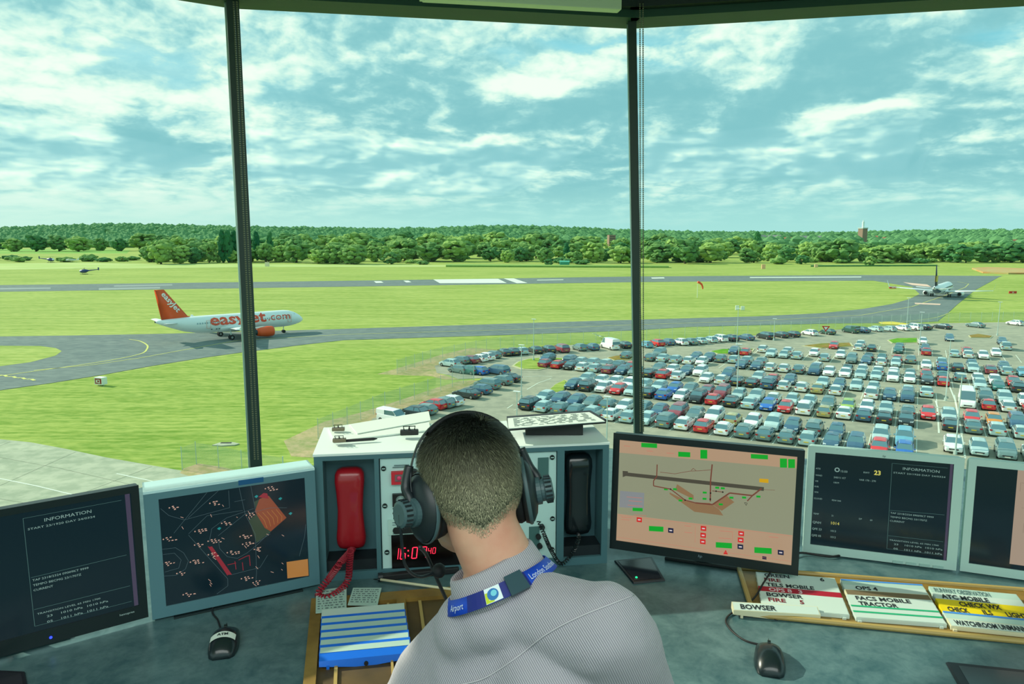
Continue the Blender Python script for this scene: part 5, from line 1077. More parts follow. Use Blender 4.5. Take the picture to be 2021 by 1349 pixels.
coil(bm,[Vector((0,.02,0)),EP(1142,1062,-.80)-inv,EP(1130,1090,-.86)-inv,EP(1108,1112,-.885)-inv,EP(1090,1090,-.84)-inv,EP(1074,1055,-.77)-inv,EP(1063,1028,-.735)-inv],.0045,.0016,60)
rc=put('coiled_cord',bm,BKP,None); rc.parent=hb; rc.matrix_basis=Matrix.Rotation(-R(8.3),4,'Z')
# things on top of the console
CT=DZ+chh+.006
PAPER=mat('white_paper',(226,238,228),.7); INK=mat('printed_ink',(104,124,124),.8); BRS=mat('brown_clip',(120,110,90),.4,.4)
def sheet(name,pts,z,th,m,lab,cat,lines=0,up=None):
    P_=[EP(x,y,z) for x,y in pts]; c=sum(P_,Vector())/4; o=empty(name,c,0,lab,cat)
    bm=NB(); hexa(bm,[p_-c for p_ in P_[::-1]]+[p_-c+Vector((0,0,th)) for p_ in P_[::-1]]); put('sheets' if lines==0 else 'sheet',bm,m,o)
    if lines:
        bm=NB(); rr=random.Random(int(pts[0][0])); a,b,c2,d=[p_-c+Vector((0,0,th+.0006)) for p_ in P_]
        for i in range(lines):
            t_=.1+.82*i/lines; l=a.lerp(d,t_); r_=b.lerp(c2,t_); u=.06
            while u<.9:
                w=rr.uniform(.03,.12); q0,q1=l.lerp(r_,u),l.lerp(r_,min(u+w,.93)); dv=(d-a)/lines*.35; bm.faces.new([bm.verts.new(x) for x in (q0,q0+dv,q1+dv,q1)]); u+=w+rr.uniform(.02,.08)
        put('printed_lines',bm,INK,o,smooth='keep')
    return o
sheet('paper_stack',[(648,846),(842,815),(850,850),(660,872)],CT+.001,.004,PAPER,'stack of white papers on the left of the console top','papers')
sheet('paper_sheet',[(690,838),(846,812),(850,830),(705,856)],CT+.006,.002,PAPER,'loose white sheet on the paper stack on the console','paper')
o=sheet('document_folder',[(1000,829),(1165,817),(1196,835),(1004,850)],CT+.03,.012,mat('folder_dark',(44,46,52),.6),'dark flat folder under the printed sheet on the console top','folder')
bm=NB(); box(bm,(0,0,-.014),(.16,.07,.028)); put('spacer',bm,BLK,o)
sheet('paper_sheet',[(1002,826),(1163,814),(1194,832),(1004,846)],CT+.0435,.002,PAPER,'printed sheet full of lines on the dark folder beside the head','paper',9)
def clip(x,y,m,lab,s=1):
    o=empty('binder_clip',EP(x,y,CT+.008),R(8),lab,'clip'); o.scale=(s,s,s)
    bm=NB(); box(bm,(0,0,.008),(.05,.02,.014),bev=.003); put('clip_body',bm,m,o)
    bm=NB()
    for q_ in (-.008,.008): tube(bm,[(q_-.006,0,.014),(q_-.008,-.012,.028),(q_+.008,-.012,.028),(q_+.006,0,.014)],.0015,6)
    put('clip_handle',bm,SCR,o)
clip(808,858,BLK,'black binder clip on the console top beside the headphones')
clip(668,850,BRS,'brown metal bulldog clip at the rear left of the console top',.7)
clip(670,872,BRS,'brown metal bulldog clip at the front left of the console top',.7)
o=empty('pen',EP(700,871,CT+.004),R(14),'black pen lying at the front of the console top','pen')
bm=NB(); tube(bm,[(-.055,0,.004),(.05,0,.004),(.06,0,.004)],[.004,.004,.001],10); put('barrel',bm,BLK,o,True)
bm=NB(); box(bm,(-.04,0,.0085),(.03,.003,.002)); put('pocket_clip',bm,SCR,o)
# ------------------------------------------------------------------ desk items
WOOD=mat('oak_wood',(150,120,56),.5,noise_=((118,92,40),14,6)); WOODD=mat('wood_recess',(96,76,40),.6,noise_=((70,56,30),10,5))
tr=empty('strip_bay',E_(-.31,1.5,DZ),0,'wooden flight-strip bay recessed into the desk below the red phone','strip tray')
TRP=[(-.493,1.707),(-.136,1.772),(-.045,1.27),(-.395,1.262)]
T0=Vector((-.31,1.5,0))
def tl3(u,v,z=0):
    a=Vector(TRP[0]).lerp(Vector(TRP[1]),u); b=Vector(TRP[3]).lerp(Vector(TRP[2]),u); c=a.lerp(b,v); return Vector((c.x-T0.x,c.y-T0.y,z))
bm=NB(); 
def tslab(bm,u0,v0,u1,v1,z0,z1): hexa(bm,[tl3(u0,v1,z0),tl3(u1,v1,z0),tl3(u1,v0,z0),tl3(u0,v0,z0),tl3(u0,v1,z1),tl3(u1,v1,z1),tl3(u1,v0,z1),tl3(u0,v0,z1)])
for a in ((0,0,.07,1),(.93,0,1,1),(.07,0,.93,.085),(.565,.085,.625,1),(.07,.96,.93,1)): tslab(bm,*a,.0,.013)
put('tray_frame',bm,WOOD,tr)
bm=NB(); tslab(bm,.07,.08,.93,.97,.0005,.003); put('tray_base',bm,WOODD,tr)
bm=NB()
for a in ((.17,.1,.19,.96),(.50,.1,.515,.96),(.71,.1,.73,.96)): tslab(bm,*a,.003,.009)
put('guide_rail',bm,mat('rail_wood',(176,150,88),.5),tr)
BLUEP=mat('blue_strip_plastic',(20,110,226),.4); STRP=mat('strip_paper',(176,206,196),.6); STRW=mat('strip_white',(196,214,206),.55); STRR=mat('strip_red',(170,28,50),.5); STRY=mat('strip_yellow',(232,206,20),.5); STRB=mat('strip_beige',(214,210,176),.55); INKB=mat('black_ink',(34,44,48),.7); INKR=mat('maroon_ink',(120,30,44),.7); INKW=mat('pale_ink',(222,190,196),.7)
def strip(org,xd,yd,ln,dp,body,face,txt_,lab,group,ink=INKB,z=.013,side=False,tilt=0,tw=None,tx=.06,cat='strip holder',band=None):
    """org: front-left? -> rear-left corner on desk; xd along the strip, yd toward the viewer"""
    xd=Vector((*xd,0)).normalized(); n=Vector((xd.y,-xd.x,0)); o=empty('strip_holder',Vector((*org,EYE+DZ+z)),math.atan2(xd.y,xd.x),lab,cat,group)
    bm=NB(); hexa(bm,[(0,-dp,0),(ln,-dp,0),(ln,0,0),(0,0,0),(0,-dp,.0095),(ln,-dp,.0095),(ln,0,.012),(0,0,.012)]); 
    for x in (.008,ln-.012): box(bm,(x,-dp-.002,.001),(.008,.006,.006))
    put('holder',bm,body,o)
    f0,f1=(.10 if body not in (BLUEP,) else .34,.96)
    def fp(u,v): return Vector((ln*u,-dp*v,.012-.0025*v+.0006))
    bm=NB(); bm.faces.new([bm.verts.new(p_) for p_ in (fp(.008,f1),fp(.992,f1),fp(.992,f0),fp(.008,f0))]); put('label_card',bm,face,o,smooth='keep')
    if band: bm=NB(); bm.faces.new([bm.verts.new(p_+Vector((0,0,.0006))) for p_ in (fp(0,.24),fp(1,.24),fp(1,0),fp(0,0))]); put('colour_band',bm,band,o,smooth='keep')
    if txt_:
        bm=NB()
        for t_ in (txt_ if isinstance(txt_,list) else [(txt_,tx,tw)]):
            text(bm,t_[0],fp(t_[1],.82)+Vector((0,0,.0005)),(1,0,0),(0,1,.09),dp*.60,width=t_[2],bold=.028)
        put('lettering',bm,ink,o,smooth='keep')
    return o
# left: five blue holders and one pale one at the top of the bay
bx=Vector((.188,.033)); by=Vector((.041,-.181)); b0=Vector((-.446,1.627))
for i in range(6):
    org=b0+by*(i/6.0); first=i==0
    o=strip(tuple(org),tuple(bx),None,.191,.030,BLUEP if not first else STRW,STRW if first else STRP,None,'plain pale strip holder at the top of the blue stack' if first else 'bright blue strip holder with pale flight strip, %s below the plain one'%ORD[i-1],'strip holders in the left bay',z=.014)
    if not first:
        bm=NB(); rr=random.Random(i)
        for u in (.14,.22,.38,.5,.62,.72,.84): box(bm,(.191*u,-.0155,.0092),(.0006,.024,.0006))
        for k in range(9):
            u=rr.uniform(.03,.93); box(bm,(.191*u,-.008-rr.random()*.014,.0098),(rr.uniform(.004,.012),.0022,.0006))
        put('printed_cells',bm,INK,o)
# the front blue holder face with its arch and feet
org=b0+by*(6/6.0)+Vector((0,.0))
o=empty('strip_holder',Vector((org.x,org.y,EYE+DZ+.004)),math.atan2(bx.y,bx.x),'front-most blue strip holder, empty, showing its arched front','strip holder','strip holders in the left bay')
bm=NB(); rs=[]
for k in range(17):
    u=k/16; x=.191*u; low=.001+.011*(1-abs(2*u-1))*0; z0=.010-.009*(1-abs(2*u-1)) ; rs.append([(x,-.026,z0-.004),(x,-.022,.016),(x,0,.020),(x,0,.012)])
rings(bm,rs); box(bm,(.018,-.024,.001),(.006,.006,.012)); box(bm,(.173,-.024,.001),(.006,.006,.012)); put('holder',bm,BLUEP,o)
bm=NB(); cyl(bm,(.096,-.027,.004),(.096,-.02,.004),.0045,12); put('finger_notch',bm,BLK,o)
# cards
def card(pts,lab,n,m=STRP):
    P_=[EP(x,y,DZ+.016) for x,y in pts]; sheet('printed_card',pts,DZ+.0155,.0012,m,lab,'card',n)
card([(624,1165),(684,1158),(684,1205),(623,1210)],'small pale card under the red coiled cord',8)
card([(697,1160),(753,1160),(745,1195),(686,1194)],'small pale printed card right of the red coiled cord',7)
o=empty('black_ruler',EP(828,1136,DZ+.002),math.atan2(.05,.202),'black bar lying on the desk in front of the clock','ruler')
bm=NB(); box(bm,(0,0,.008),(.21,.018,.016),bev=.003); put('bar',bm,BLK,o)
bm=NB(); cyl(bm,(-.108,0,.009),(-.096,0,.009),.0115,12); put('end_knob',bm,mat('knob_dark',(24,34,38),.5),o)
o=empty('pointer_stick',EP(826,1162,DZ+.004),math.atan2(-.058,.207),'thin white pointer stick in front of the black bar','stick')
bm=NB(); tube(bm,[(-.105,0,.012),(.105,0,.012)],.0035,8); put('rod',bm,STRB,o,True)
bm=NB(); tube(bm,[(-.125,0,.010),(-.105,0,.012)],[.001,.003],8); put('tip',bm,SCR,o,True)
# right: wood frame and three columns of strips
FR=[(.612,1.885),(1.30,1.762),(1.245,1.500),(.572,1.640)]
F0=Vector((.93,1.70,0)); fr=empty('strip_rack',E_(.93,1.70,DZ),0,'long wooden strip rack set in the desk under the silver monitors','strip rack')
bm=NB(); a=[Vector((x-F0.x,y-F0.y,0)) for x,y in FR]; a_=a[::-1]
hexa(bm,[p_ for p_ in a_]+[p_+Vector((0,0,.006)) for p_ in a_]); put('rack_base',bm,WOOD,fr)
bm=NB()
for p0,p1 in ((a[0],a[1]),(a[0],a[3]),(a[3],a[2]),(a[1],a[2])):
    tube(bm,[p0+Vector((0,0,.007)),p1+Vector((0,0,.007))],.0065,8)
put('rack_edge',bm,mat('rail_wood',(176,150,88),.5),fr)
def column(tl_,tr_,bl_,rows,cname):
    tl_,tr_,bl_=Vector(tl_),Vector(tr_),Vector(bl_); n=len(rows); x=tr_-tl_; y=bl_-tl_; dp=y.length/n*.98
    for i,(txt_,body,face,ink,lab) in enumerate(rows):
        bandm=None
        if 'edge' in body.name: bandm,body=body,STRW
        strip(tuple(tl_+y*(i/n)),tuple(x),None,x.length,dp,body,face,txt_,lab,'lettered strip holders in the right rack',ink,z=.0066,band=bandm)
W_=STRW
column((.642,1.84),(.834,1.803),(.597,1.657),[([('GREEN',.10,.062),('6',.80,None)],W_,W_,INKB,'white strip holder lettered GREEN 6 in the left column'),
 ([('FIRE',.09,.04)],W_,W_,INKR,'white strip holder lettered FIRE between GREEN and TELS MOBILE'),([('TELS MOBILE',.10,.115)],W_,W_,INKB,'white strip holder lettered TELS MOBILE'),([('OPS 8',.12,.055),('3',.48,None)],STRR,STRR,INKW,'red strip holder lettered OPS 8 3'),
 ([('BOWSER',.08,.085)],W_,W_,INKB,'white strip holder lettered BOWSER inside the rack, under the red one'),([('FIRE',.09,.040),('5',.46,None)],W_,W_,INKR,'white strip holder lettered FIRE 5'),(None,W_,W_,INKB,'blank white strip holder at the foot of the left column')],'left')
column((.846,1.797),(1.04,1.767),(.798,1.61),[(None,mat('strip_blue_edge',(70,140,220),.5),STRP,INKB,'blue edged blank strip holder at the top of the middle column'),([('OPS 4',.14,.052)],W_,W_,INKB,'white strip holder lettered OPS 4'),
 (None,STRB,mat('strip_under',(120,104,78),.7),INKB,'upturned beige strip holder showing its brown underside'),([('FACS MOBILE',.09,.125)],W_,W_,INKB,'white strip holder lettered FACS MOBILE'),([('TRACTOR',.10,.088)],W_,W_,INKB,'white strip holder lettered TRACTOR'),
 (None,mat('strip_green_edge',(40,170,120),.5),W_,INKB,'green edged blank strip holder below TRACTOR'),(None,mat('strip_green_edge',(40,170,120),.5),W_,INKB,'green edged blank strip holder at the foot of the middle column')],'middle')
column((1.052,1.759),(1.245,1.717),(.997,1.572),[([('RUNWAY OBSERVATION',.04,.125)],STRP,STRP,mat('grey_ink',(96,124,124),.7),'grey strip holder with small faint lettering at the top of the right column'),([('ATC MOBILE',.08,.105)],W_,W_,INKB,'white strip holder lettered ATC MOBILE'),
 ([('CHECK WX',.24,.09)],STRY,STRY,INKB,'yellow strip holder lettered CHECK WX'),([('CHECK',.07,.045),('ILS',.45,.02),('LIGHTS',.70,.052)],STRY,STRY,INKB,'yellow strip holder lettered CHECK ILS LIGHTS'),
 (None,mat('strip_blue_edge',(70,140,220),.5),STRP,INKB,'blue edged blank strip holder above the WATCHROOM one'),([('WATCHROOM UNMANNED',.06,.165)],STRB,W_,INKB,'pale strip holder lettered WATCHROOM UNMANNED')],'right')
# lone BOWSER holder standing on the desk
o=empty('strip_holder',E_(.527,1.668,DZ),math.atan2(-.024,.198),'cream strip holder lettered BOWSER lying loose on the desk beside the mouse','strip holder')
bm=NB(); rs=[]
for k in range(21):
    u=k/20; x=.198*u; z0=.008-.0065*(1-abs(2*u-1)); rs.append([(x,-.030,z0),(x,-.030,.019),(x,-.002,.026),(x,0,.010)])
rings(bm,rs); 
for x in (.02,.178): box(bm,(x,-.028,.005),(.006,.005,.011))
put('holder',bm,STRB,o)
bm=NB(); bm.faces.new([bm.verts.new(p_) for p_ in ((.002,-.029,.0197),(.196,-.029,.0197),(.196,-.004,.0262),(.002,-.004,.0262))]); put('label_card',bm,W_,o,smooth='keep')
bm=NB(); text(bm,'BOWSER',(.018,-.025,.0213),(1,0,0),(0,1,.26),.0155,width=.082,bold=.028); put('lettering',bm,INKB,o,smooth='keep')
bm=NB(); cyl(bm,(.099,-.0315,.005),(.099,-.0295,.005),.0055,14); put('finger_notch',bm,BLK,o)
# mice
MSE=mat('mouse_black',(22,34,38),.3,coat=.3)
def mouse(p,rz,path,lab,tagged):
    o=empty('computer_mouse',E_(p[0],p[1],DZ),rz,lab,'mouse'); bm=NB(); rs=[]
    for t_,w,h in ((0,.018,.008),(.06,.026,.018),(.25,.031,.030),(.5,.0315,.036),(.75,.029,.028),(.93,.026,.016),(1,.019,.008)):
        y=-.056+.112*t_; rs.append([(w*math.cos(a),y,.003+(h*max(0,math.sin(a))**.8 if math.sin(a)>=0 else -.002)) for a in [i*2*PI/22 for i in range(22)]])
    rings(bm,rs); put('mouse_body',bm,MSE,o,True)
    bm=NB(); cyl(bm,(-.003,.03,.026),(.003,.03,.026),.008,14); put('scroll_wheel',bm,SCR,o)
    bm=NB(); box(bm,(0,.036,.0235),(.0008,.03,.008)); put('button_gap',bm,BLK,o)
    M_=Matrix.Rotation(-rz,4,'Z'); bm=NB(); tube(bm,spline([M_@(q_-o.location) for q_ in path],8),.0022,6); put('cable',bm,BLK,o,True)
    if tagged:
        bm=NB(); q0=[(-.024,-.024),(.024,-.024),(.024,-.008),(-.024,-.008)]
        rs=[[(x,y,.003+ (.0315+ (y+.016)*.12)*max(0,1-(x/.0345)**2)**.5*1.02+.0018) for y in (-.026,-.006)] for x in [i*.004-.026 for i in range(14)]]
        rings(bm,rs,close=False,cap=False); lb=put('label',bm,PAPER,o,smooth='keep')
        bm=NB(); text(bm,'ATM',(0,-.021,.0375),(1,0,0),(0,1,.1),.008,align='CENTER',bold=.03); put('lettering',bm,INKB,lb,smooth='keep')
Z2=Vector((0,0,.003))
mouse((-.634,1.517),R(14),[E_(-.648,1.572,DZ+.006),E_(-.668,1.585,DZ+.003),E_(-.69,1.622,DZ+.003),E_(-.722,1.67,DZ+.003),E_(-.73,1.76,DZ+.003)],'black mouse with a white ATM label on the left of the desk',True)
mouse((.545,1.452),R(-16),[E_(.560,1.508,DZ+.006),E_(.560,1.513,DZ+.003),E_(.519,1.535,DZ+.003),E_(.499,1.589,DZ+.003),E_(.512,1.640,DZ+.003),E_(.590,1.705,DZ+.010),E_(.640,1.765,DZ+.030),E_(.70,1.85,DZ+.034),E_(.745,1.905,DZ+.014)],'plain black mouse on the right of the desk',False)
# panels let into the desk
def inset(pts,lab,led=None,m=None,name='desk_panel',cat='panel'):
    P_=[EP(x,y,DZ+.001) for x,y in pts]; c=sum(P_,Vector())/4; o=empty(name,c,0,lab,cat)
    a=[p_-c for p_ in P_][::-1]; bm=NB(); hexa(bm,a+[q_*.97+Vector((0,0,.004)) for q_ in a]); put('frame',bm,mat('inset_frame',(14,20,30),.35),o)
    bm=NB(); b=[q_*.84 for q_ in a]; hexa(bm,[q_+Vector((0,0,.0035)) for q_ in b]+[q_+Vector((0,0,.0048)) for q_ in b]); put('dark_display',bm,m or smat('inset_screen',(6,10,16)),o)
    if led: 
        q_=EP(*led,DZ+.006)-c; bm=NB(); ball(bm,q_,.0035,1); put('green_light',bm,smat('green_led',(30,220,130),2.5),o)
    return o
inset([(1212,1107),(1287,1100),(1313,1146),(1250,1152)],'small black panel with a green light in the desk below the diagram monitor',(1256,1139))
inset([(1866,1307),(2130,1335),(2230,1440),(1930,1420)],'black framed touch panel in the desk at the bottom right corner',None,smat('touch_screen_dark',(30,44,44)))
inset([(-60,1322),(50,1327),(62,1395),(-60,1395)],'dark panel in the desk at the bottom left corner')
o=empty('monitor_cable',E_(.70,2.02,DZ),0,'thin black cable loose on the desk between black and silver monitors','cable')
bm=NB(); tube(bm,spline([Vector((.02,-.02,.02)),Vector((.06,-.06,.012)),Vector((.12,-.04,.008)),Vector((.2,-.06,.006)),Vector((.3,.0,.006))],8),.003,6); put('cable_run',bm,BLK,o,True)
# ------------------------------------------------------------------ the seated controller
def Vv(*a): return Vector(a)
def frame(yaw,pitch,roll):
    f0=Vv(-math.sin(yaw),math.cos(yaw),0); f=(f0*math.cos(pitch)-Vv(0,0,1)*math.sin(pitch)).normalized(); u=(Vv(0,0,1)*math.cos(pitch)+f0*math.sin(pitch)).normalized(); r=f.cross(u)
    return r*math.cos(roll)+u*math.sin(roll), f, u*math.cos(roll)-r*math.sin(roll)
HC_=Vv(-.070,1.125,-.380)
Hr,Hf,Hu=frame(R(20),R(22),R(2.5))
HM=Matrix((Hr,Hf,Hu)).transposed()
def HP(r,f,u): return HC_+Hr*r+Hf*f+Hu*u
SKIN=bpy.data.materials.new('skin'); SKIN.use_nodes=True; b_=SKIN.node_tree.nodes['Principled BSDF']; b_.inputs['Roughness'].default_value=.5; b_.inputs['Subsurface Weight'].default_value=.12; b_.inputs['Subsurface Radius'].default_value=(.012,.005,.003); b_.inputs['Subsurface Scale'].default_value=1
n_=SKIN.node_tree.nodes.new('ShaderNodeTexNoise'); n_.inputs['Scale'].default_value=18; n_.inputs['Detail'].default_value=5; r_=SKIN.node_tree.nodes.new('ShaderNodeValToRGB'); r_.color_ramp.elements[0].position=.35; r_.color_ramp.elements[1].position=.7
r_.color_ramp.elements[0].color=lin((216,168,142)); r_.color_ramp.elements[1].color=lin((206,144,120)); g_=SKIN.node_tree.nodes.new('ShaderNodeNewGeometry')
SKIN.node_tree.links.new(g_.outputs['Position'],n_.inputs['Vector']); SKIN.node_tree.links.new(n_.outputs['Fac'],r_.inputs[0]); SKIN.node_tree.links.new(r_.outputs[0],b_.inputs['Base Color'])
def chain(bm,pts,step=.35,sub=2,Mx=None):
    """overlapping balls along a path: pts = [(point, radius)]; remeshed later into one skin"""
    for (a,ra),(b,rb) in zip(pts,pts[1:]):
        a=Vector(a);b=Vector(b); n=max(1,int((b-a).length/(min(ra,rb)*step)))
        for i in range(n+1):
            t=i/n; ball(bm,a.lerp(b,t),ra+(rb-ra)*t,sub)
def remesh(bm,vox,smooth_it,name,m,parent,factor=.5):
    me=bpy.data.meshes.new('tmp'); bm.to_mesh(me); bm.free(); o=bpy.data.objects.new('tmp',me); ws=bpy.data.scenes.new('work'); ws.collection.objects.link(o)
    md=o.modifiers.new('r','REMESH'); md.mode='VOXEL'; md.voxel_size=vox
    ms=o.modifiers.new('s','SMOOTH'); ms.iterations=smooth_it; ms.factor=factor
    with bpy.context.temp_override(scene=ws,view_layer=ws.view_layers[0]):
        dg=bpy.context.evaluated_depsgraph_get(); m2=bpy.data.meshes.new_from_object(o.evaluated_get(dg))
    bpy.data.objects.remove(o); bpy.data.scenes.remove(ws)
    m2.name=name
    for p in m2.polygons: p.use_smooth=True
    m2.materials.clear(); m2.materials.append(m)
    o=bpy.data.objects.new(name,m2); COL.objects.link(o)
    if parent: o.parent=parent
    return o
man=empty('person',E_(0,0,0),0,'person seen from behind in a grey shirt, blue lanyard and black headphones, seated leaning left','person')
NB_=Vv(-.018,1.06,-.515)   # base of the neck
SL=Vv(-.135,1.14,-.725); SR=Vv(.133,.965,-.545)
PV=Vv(.10,.95,-1.09)
sd3=(SR-SL).normalized(); dn=(PV-NB_).normalized(); dn=(dn-sd3*dn.dot(sd3)).normalized(); fw=dn.cross(sd3).normalized()
if fw.y<0: fw=-fw
TM=Matrix((sd3,fw,-dn)).transposed()
# --- body: head, neck, trunk core, arms and hands in one surface
bm=NB()
ball(bm,HP(0,-.010,.006),(.0765,.092,.083),3,HM); ball(bm,HP(0,.028,-.03),(.066,.068,.085),3,HM); ball(bm,HP(0,-.040,-.022),(.068,.066,.068),3,HM)
ball(bm,HP(0,.055,-.082),(.052,.046,.038),2,HM); ball(bm,HP(0,.084,-.098),(.026,.020,.020),2,HM)
chain(bm,[(HP(0,.098,-.008),.009),(HP(0,.112,-.034),.011)]); ball(bm,HP(.011,.104,-.038),.009,2); ball(bm,HP(-.011,.104,-.038),.009,2)
ball(bm,HP(0,.094,-.064),(.022,.010,.006),2,HM); ball(bm,HP(0,.093,-.072),(.018,.010,.006),2,HM); ball(bm,HP(0,.086,.018),(.055,.016,.010),2,HM)
for s in (-1,1):
    ball(bm,HP(s*.044,.045,-.055),(.026,.04,.03),2,HM); ball(bm,HP(s*.079,-.008,-.022),(.008,.019,.031),2,HM)
chain(bm,[(HP(0,-.03,-.045),.056),(HP(.004,-.030,-.085),.053),(NB_+Vv(.002,.006,.01),.056),(NB_+Vv(0,.0,-.05),.066)],.25,3)
ball(bm,Vv(.0,1.065,-.72),(.13,.07,.12),3,TM); chain(bm,[(NB_+Vv(0,0,-.03),.05),(SL+Vv(.02,0,-.01),.045)]); chain(bm,[(NB_+Vv(0,0,-.03),.05),(SR+Vv(-.02,0,-.01),.045)])
ball(bm,Vv(.05,1.01,-.90),(.13,.085,.15),3,TM); ball(bm,PV+Vv(0,0,.02),(.14,.10,.10),3)
EL_=Vv(-.225,1.20,-.925); ER_=Vv(.245,1.07,-.835); WL=Vv(-.13,1.40,-.872); WR=Vv(.085,1.365,-.868)
for S,E2,Wt,s in ((SL,EL_,WL,-1),(SR,ER_,WR,1)):
    chain(bm,[(S,.046),(E2,.036),(Wt,.025)],.3)
    hd_=(Wt-E2); hd_.z=0; hd_.normalize(); sd4=Vv(hd_.y,-hd_.x,0)
    chain(bm,[(Wt,.025),(Wt+hd_*.02+Vv(0,0,-.002),.024)],.3)
    pc=Wt+hd_*.052+Vv(0,0,-.006); Pm=Matrix((sd4,hd_,Vv(0,0,1))).transposed(); ball(bm,pc,(.040,.046,.014),2,Pm); ball(bm,pc+hd_*.012,(.038,.036,.013),2,Pm)
    for k,(off,ln) in enumerate(((-.030,.062),(-.0105,.074),(.0095,.070),(.028,.056))):
        b0_=pc+sd4*off+hd_*.036; b1_=b0_+hd_*ln*.5+Vv(0,0,.006); b2_=b0_+hd_*ln*.82+Vv(0,0,-.003); b3_=b0_+hd_*ln+Vv(0,0,-.011)
        chain(bm,[(b0_,.0092),(b1_,.0086),(b2_,.0078),(b3_,.0070)],.4)
    th=pc-hd_*.025-sd4*s*.03; chain(bm,[(th,.013),(th-sd4*s*.022+hd_*.022,.0105),(th-sd4*s*.032+hd_*.048+Vv(0,0,-.005),.0088)],.35)
body=remesh(bm,.0042,7,'body',SKIN,man)
for v in body.data.vertices: v.co.z+=0
# hair mask works in the head frame
def hloc(p): d=p-HC_; return d.dot(Hr),d.dot(Hf),d.dot(Hu)
def hairw(p,nrm):
    r,f,u=hloc(p)
    if f>.02: lo=.045+ (f-.02)*.55
    elif f>-.03: lo=-.012+(f+.03)*1.14
    else: lo=-.082+.034*min(1,abs(r+.012)/.05)
    lo2=lo-.012
    w=(u-lo2)/.03
    return max(0,min(1,w))
HAIR=bpy.data.materials.new('short_hair'); HAIR.use_nodes=True; hb_=HAIR.node_tree.nodes['Principled BSDF']; hb_.inputs['Roughness'].default_value=.55; hb_.inputs['Specular IOR Level'].default_value=.3
at=HAIR.node_tree.nodes.new('ShaderNodeVertexColor'); at.layer_name='strand'; HAIR.node_tree.links.new(at.outputs['Color'],hb_.inputs['Base Color'])
me=body.data; me.calc_loop_triangles(); rh=random.Random(3); VV=[];FF=[];CC=[]
tris=[]
for t in me.loop_triangles:
    a,b,c=[me.vertices[i].co for i in t.vertices]; ctr=(a+b+c)/3
    r,f,u=hloc(ctr)
    if abs(r)>.12 or abs(f)>.15 or u>.14 or u<-.13: continue
    nrm=(b-a).cross(c-a); ar=nrm.length/2
    if ar<=0: continue
    w=hairw(ctr,nrm.normalized())
    if w>0: tris.append((a.copy(),b.copy(),c.copy(),nrm.normalized(),ar,w,(r,f,u)))
tot=sum(t[4] for t in tris)
dens=62000/tot
CROWNP=(.022,-.045,.078)
for a,b,c,nrm,ar,w,(r,f,u) in tris:
    n=ar*dens; n=int(n)+(rh.random()<n-int(n))
    for _ in range(n):
        if rh.random()>.25+.75*w: continue
        x,y=rh.random(),rh.random()
        if x+y>1: x,y=1-x,1-y
        p=a+(b-a)*x+(c-a)*y
        # combing direction: down the head, swirling from the crown
        dwn=-Hu-nrm*(-Hu).dot(nrm)
        rel=(p-HP(*CROWNP)); rad_=rel-nrm*rel.dot(nrm)
        k=max(0,min(1,1-(rel.length-.03)/.08)); sw=nrm.cross(rad_).normalized() if rad_.length>1e-5 else Vv(0,0,0)
        d=(dwn.normalized() if dwn.length>1e-5 else Vv(0,0,0))*(1-k)+(rad_.normalized()*.8+sw*.5)*k if rad_.length>1e-5 else dwn
        if u>.03 and f>-.02: d=d*.6+Hf*.6
        d=(d.normalized()*1.0+nrm*(.30+.3*rh.random())+Vv(rh.uniform(-1,1),rh.uniform(-1,1),rh.uniform(-1,1))*.22).normalized()
        top=max(0,min(1,(u+.035)/.09))*(1-.5*min(1,abs(r)/.08)**2); ln=(.006+.017*top)*(.6+.6*rh.random())*(.4+.6*w); wd=.00042
        sdv=d.cross(nrm).normalized()*wd; tip=p+d*ln; mid=p+d*ln*.55+nrm*ln*.1; i0=len(VV); p0=p-nrm*.001
        VV+= [p0-sdv,p0+sdv,mid+sdv*.8,mid-sdv*.8,tip]; FF+=[(i0,i0+1,i0+2,i0+3),(i0+3,i0+2,i0+4)]
        g=rh.uniform(.75,1.3); base_=Vector((.014,.019,.013))*top+Vector((.23,.22,.14))*(1-top)
        if rh.random()<.14: base_=base_*2.2+Vector((.02,.02,.012))
        CC.append((base_.x*g,base_.y*g,base_.z*g,1))
hm=bpy.data.meshes.new('hair'); hm.from_pydata([tuple(v) for v in VV],[],FF); hm.update(); hm.materials.append(HAIR)
ca=hm.color_attributes.new('strand','FLOAT_COLOR','POINT')
for i,c in enumerate(CC):
    for k in range(5): ca.data[i*5+k].color=c
ho=bpy.data.objects.new('hair',hm); COL.objects.link(ho); ho.parent=man; tag(ho,'very short cropped light brown hair',kind='stuff')
# scalp shading layer: the dense root layer under the strands
bm=NB(); bm.from_mesh(me); kill=[f for f in bm.faces if not (lambda c: (abs(hloc(c)[0])<.12 and abs(hloc(c)[1])<.15 and hloc(c)[2]<.14 and hloc(c)[2]>-.13 and hairw(c,None)>.55))(f.calc_center_median())]
bmesh.ops.delete(bm,geom=kill,context='FACES')
for v in bm.verts: v.co+=v.normal*.0016
SCP=mat('hair_root_layer',(70,74,54),.9,noise_=((44,50,38),300,2))
sc_=put('hair_cap',bm,SCP,man,True)
# eyes
for s in (-1,1):
    bm=NB(); ball(bm,HP(s*.030,.082,-.006),.0115,2); ball(bm,HP(s*.030,.0915,-.006),.0045,2,mi=1); put('eye',bm,[mat('eye_white',(230,226,216),.3),mat('eye_iris',(60,80,90),.2)],man,True)
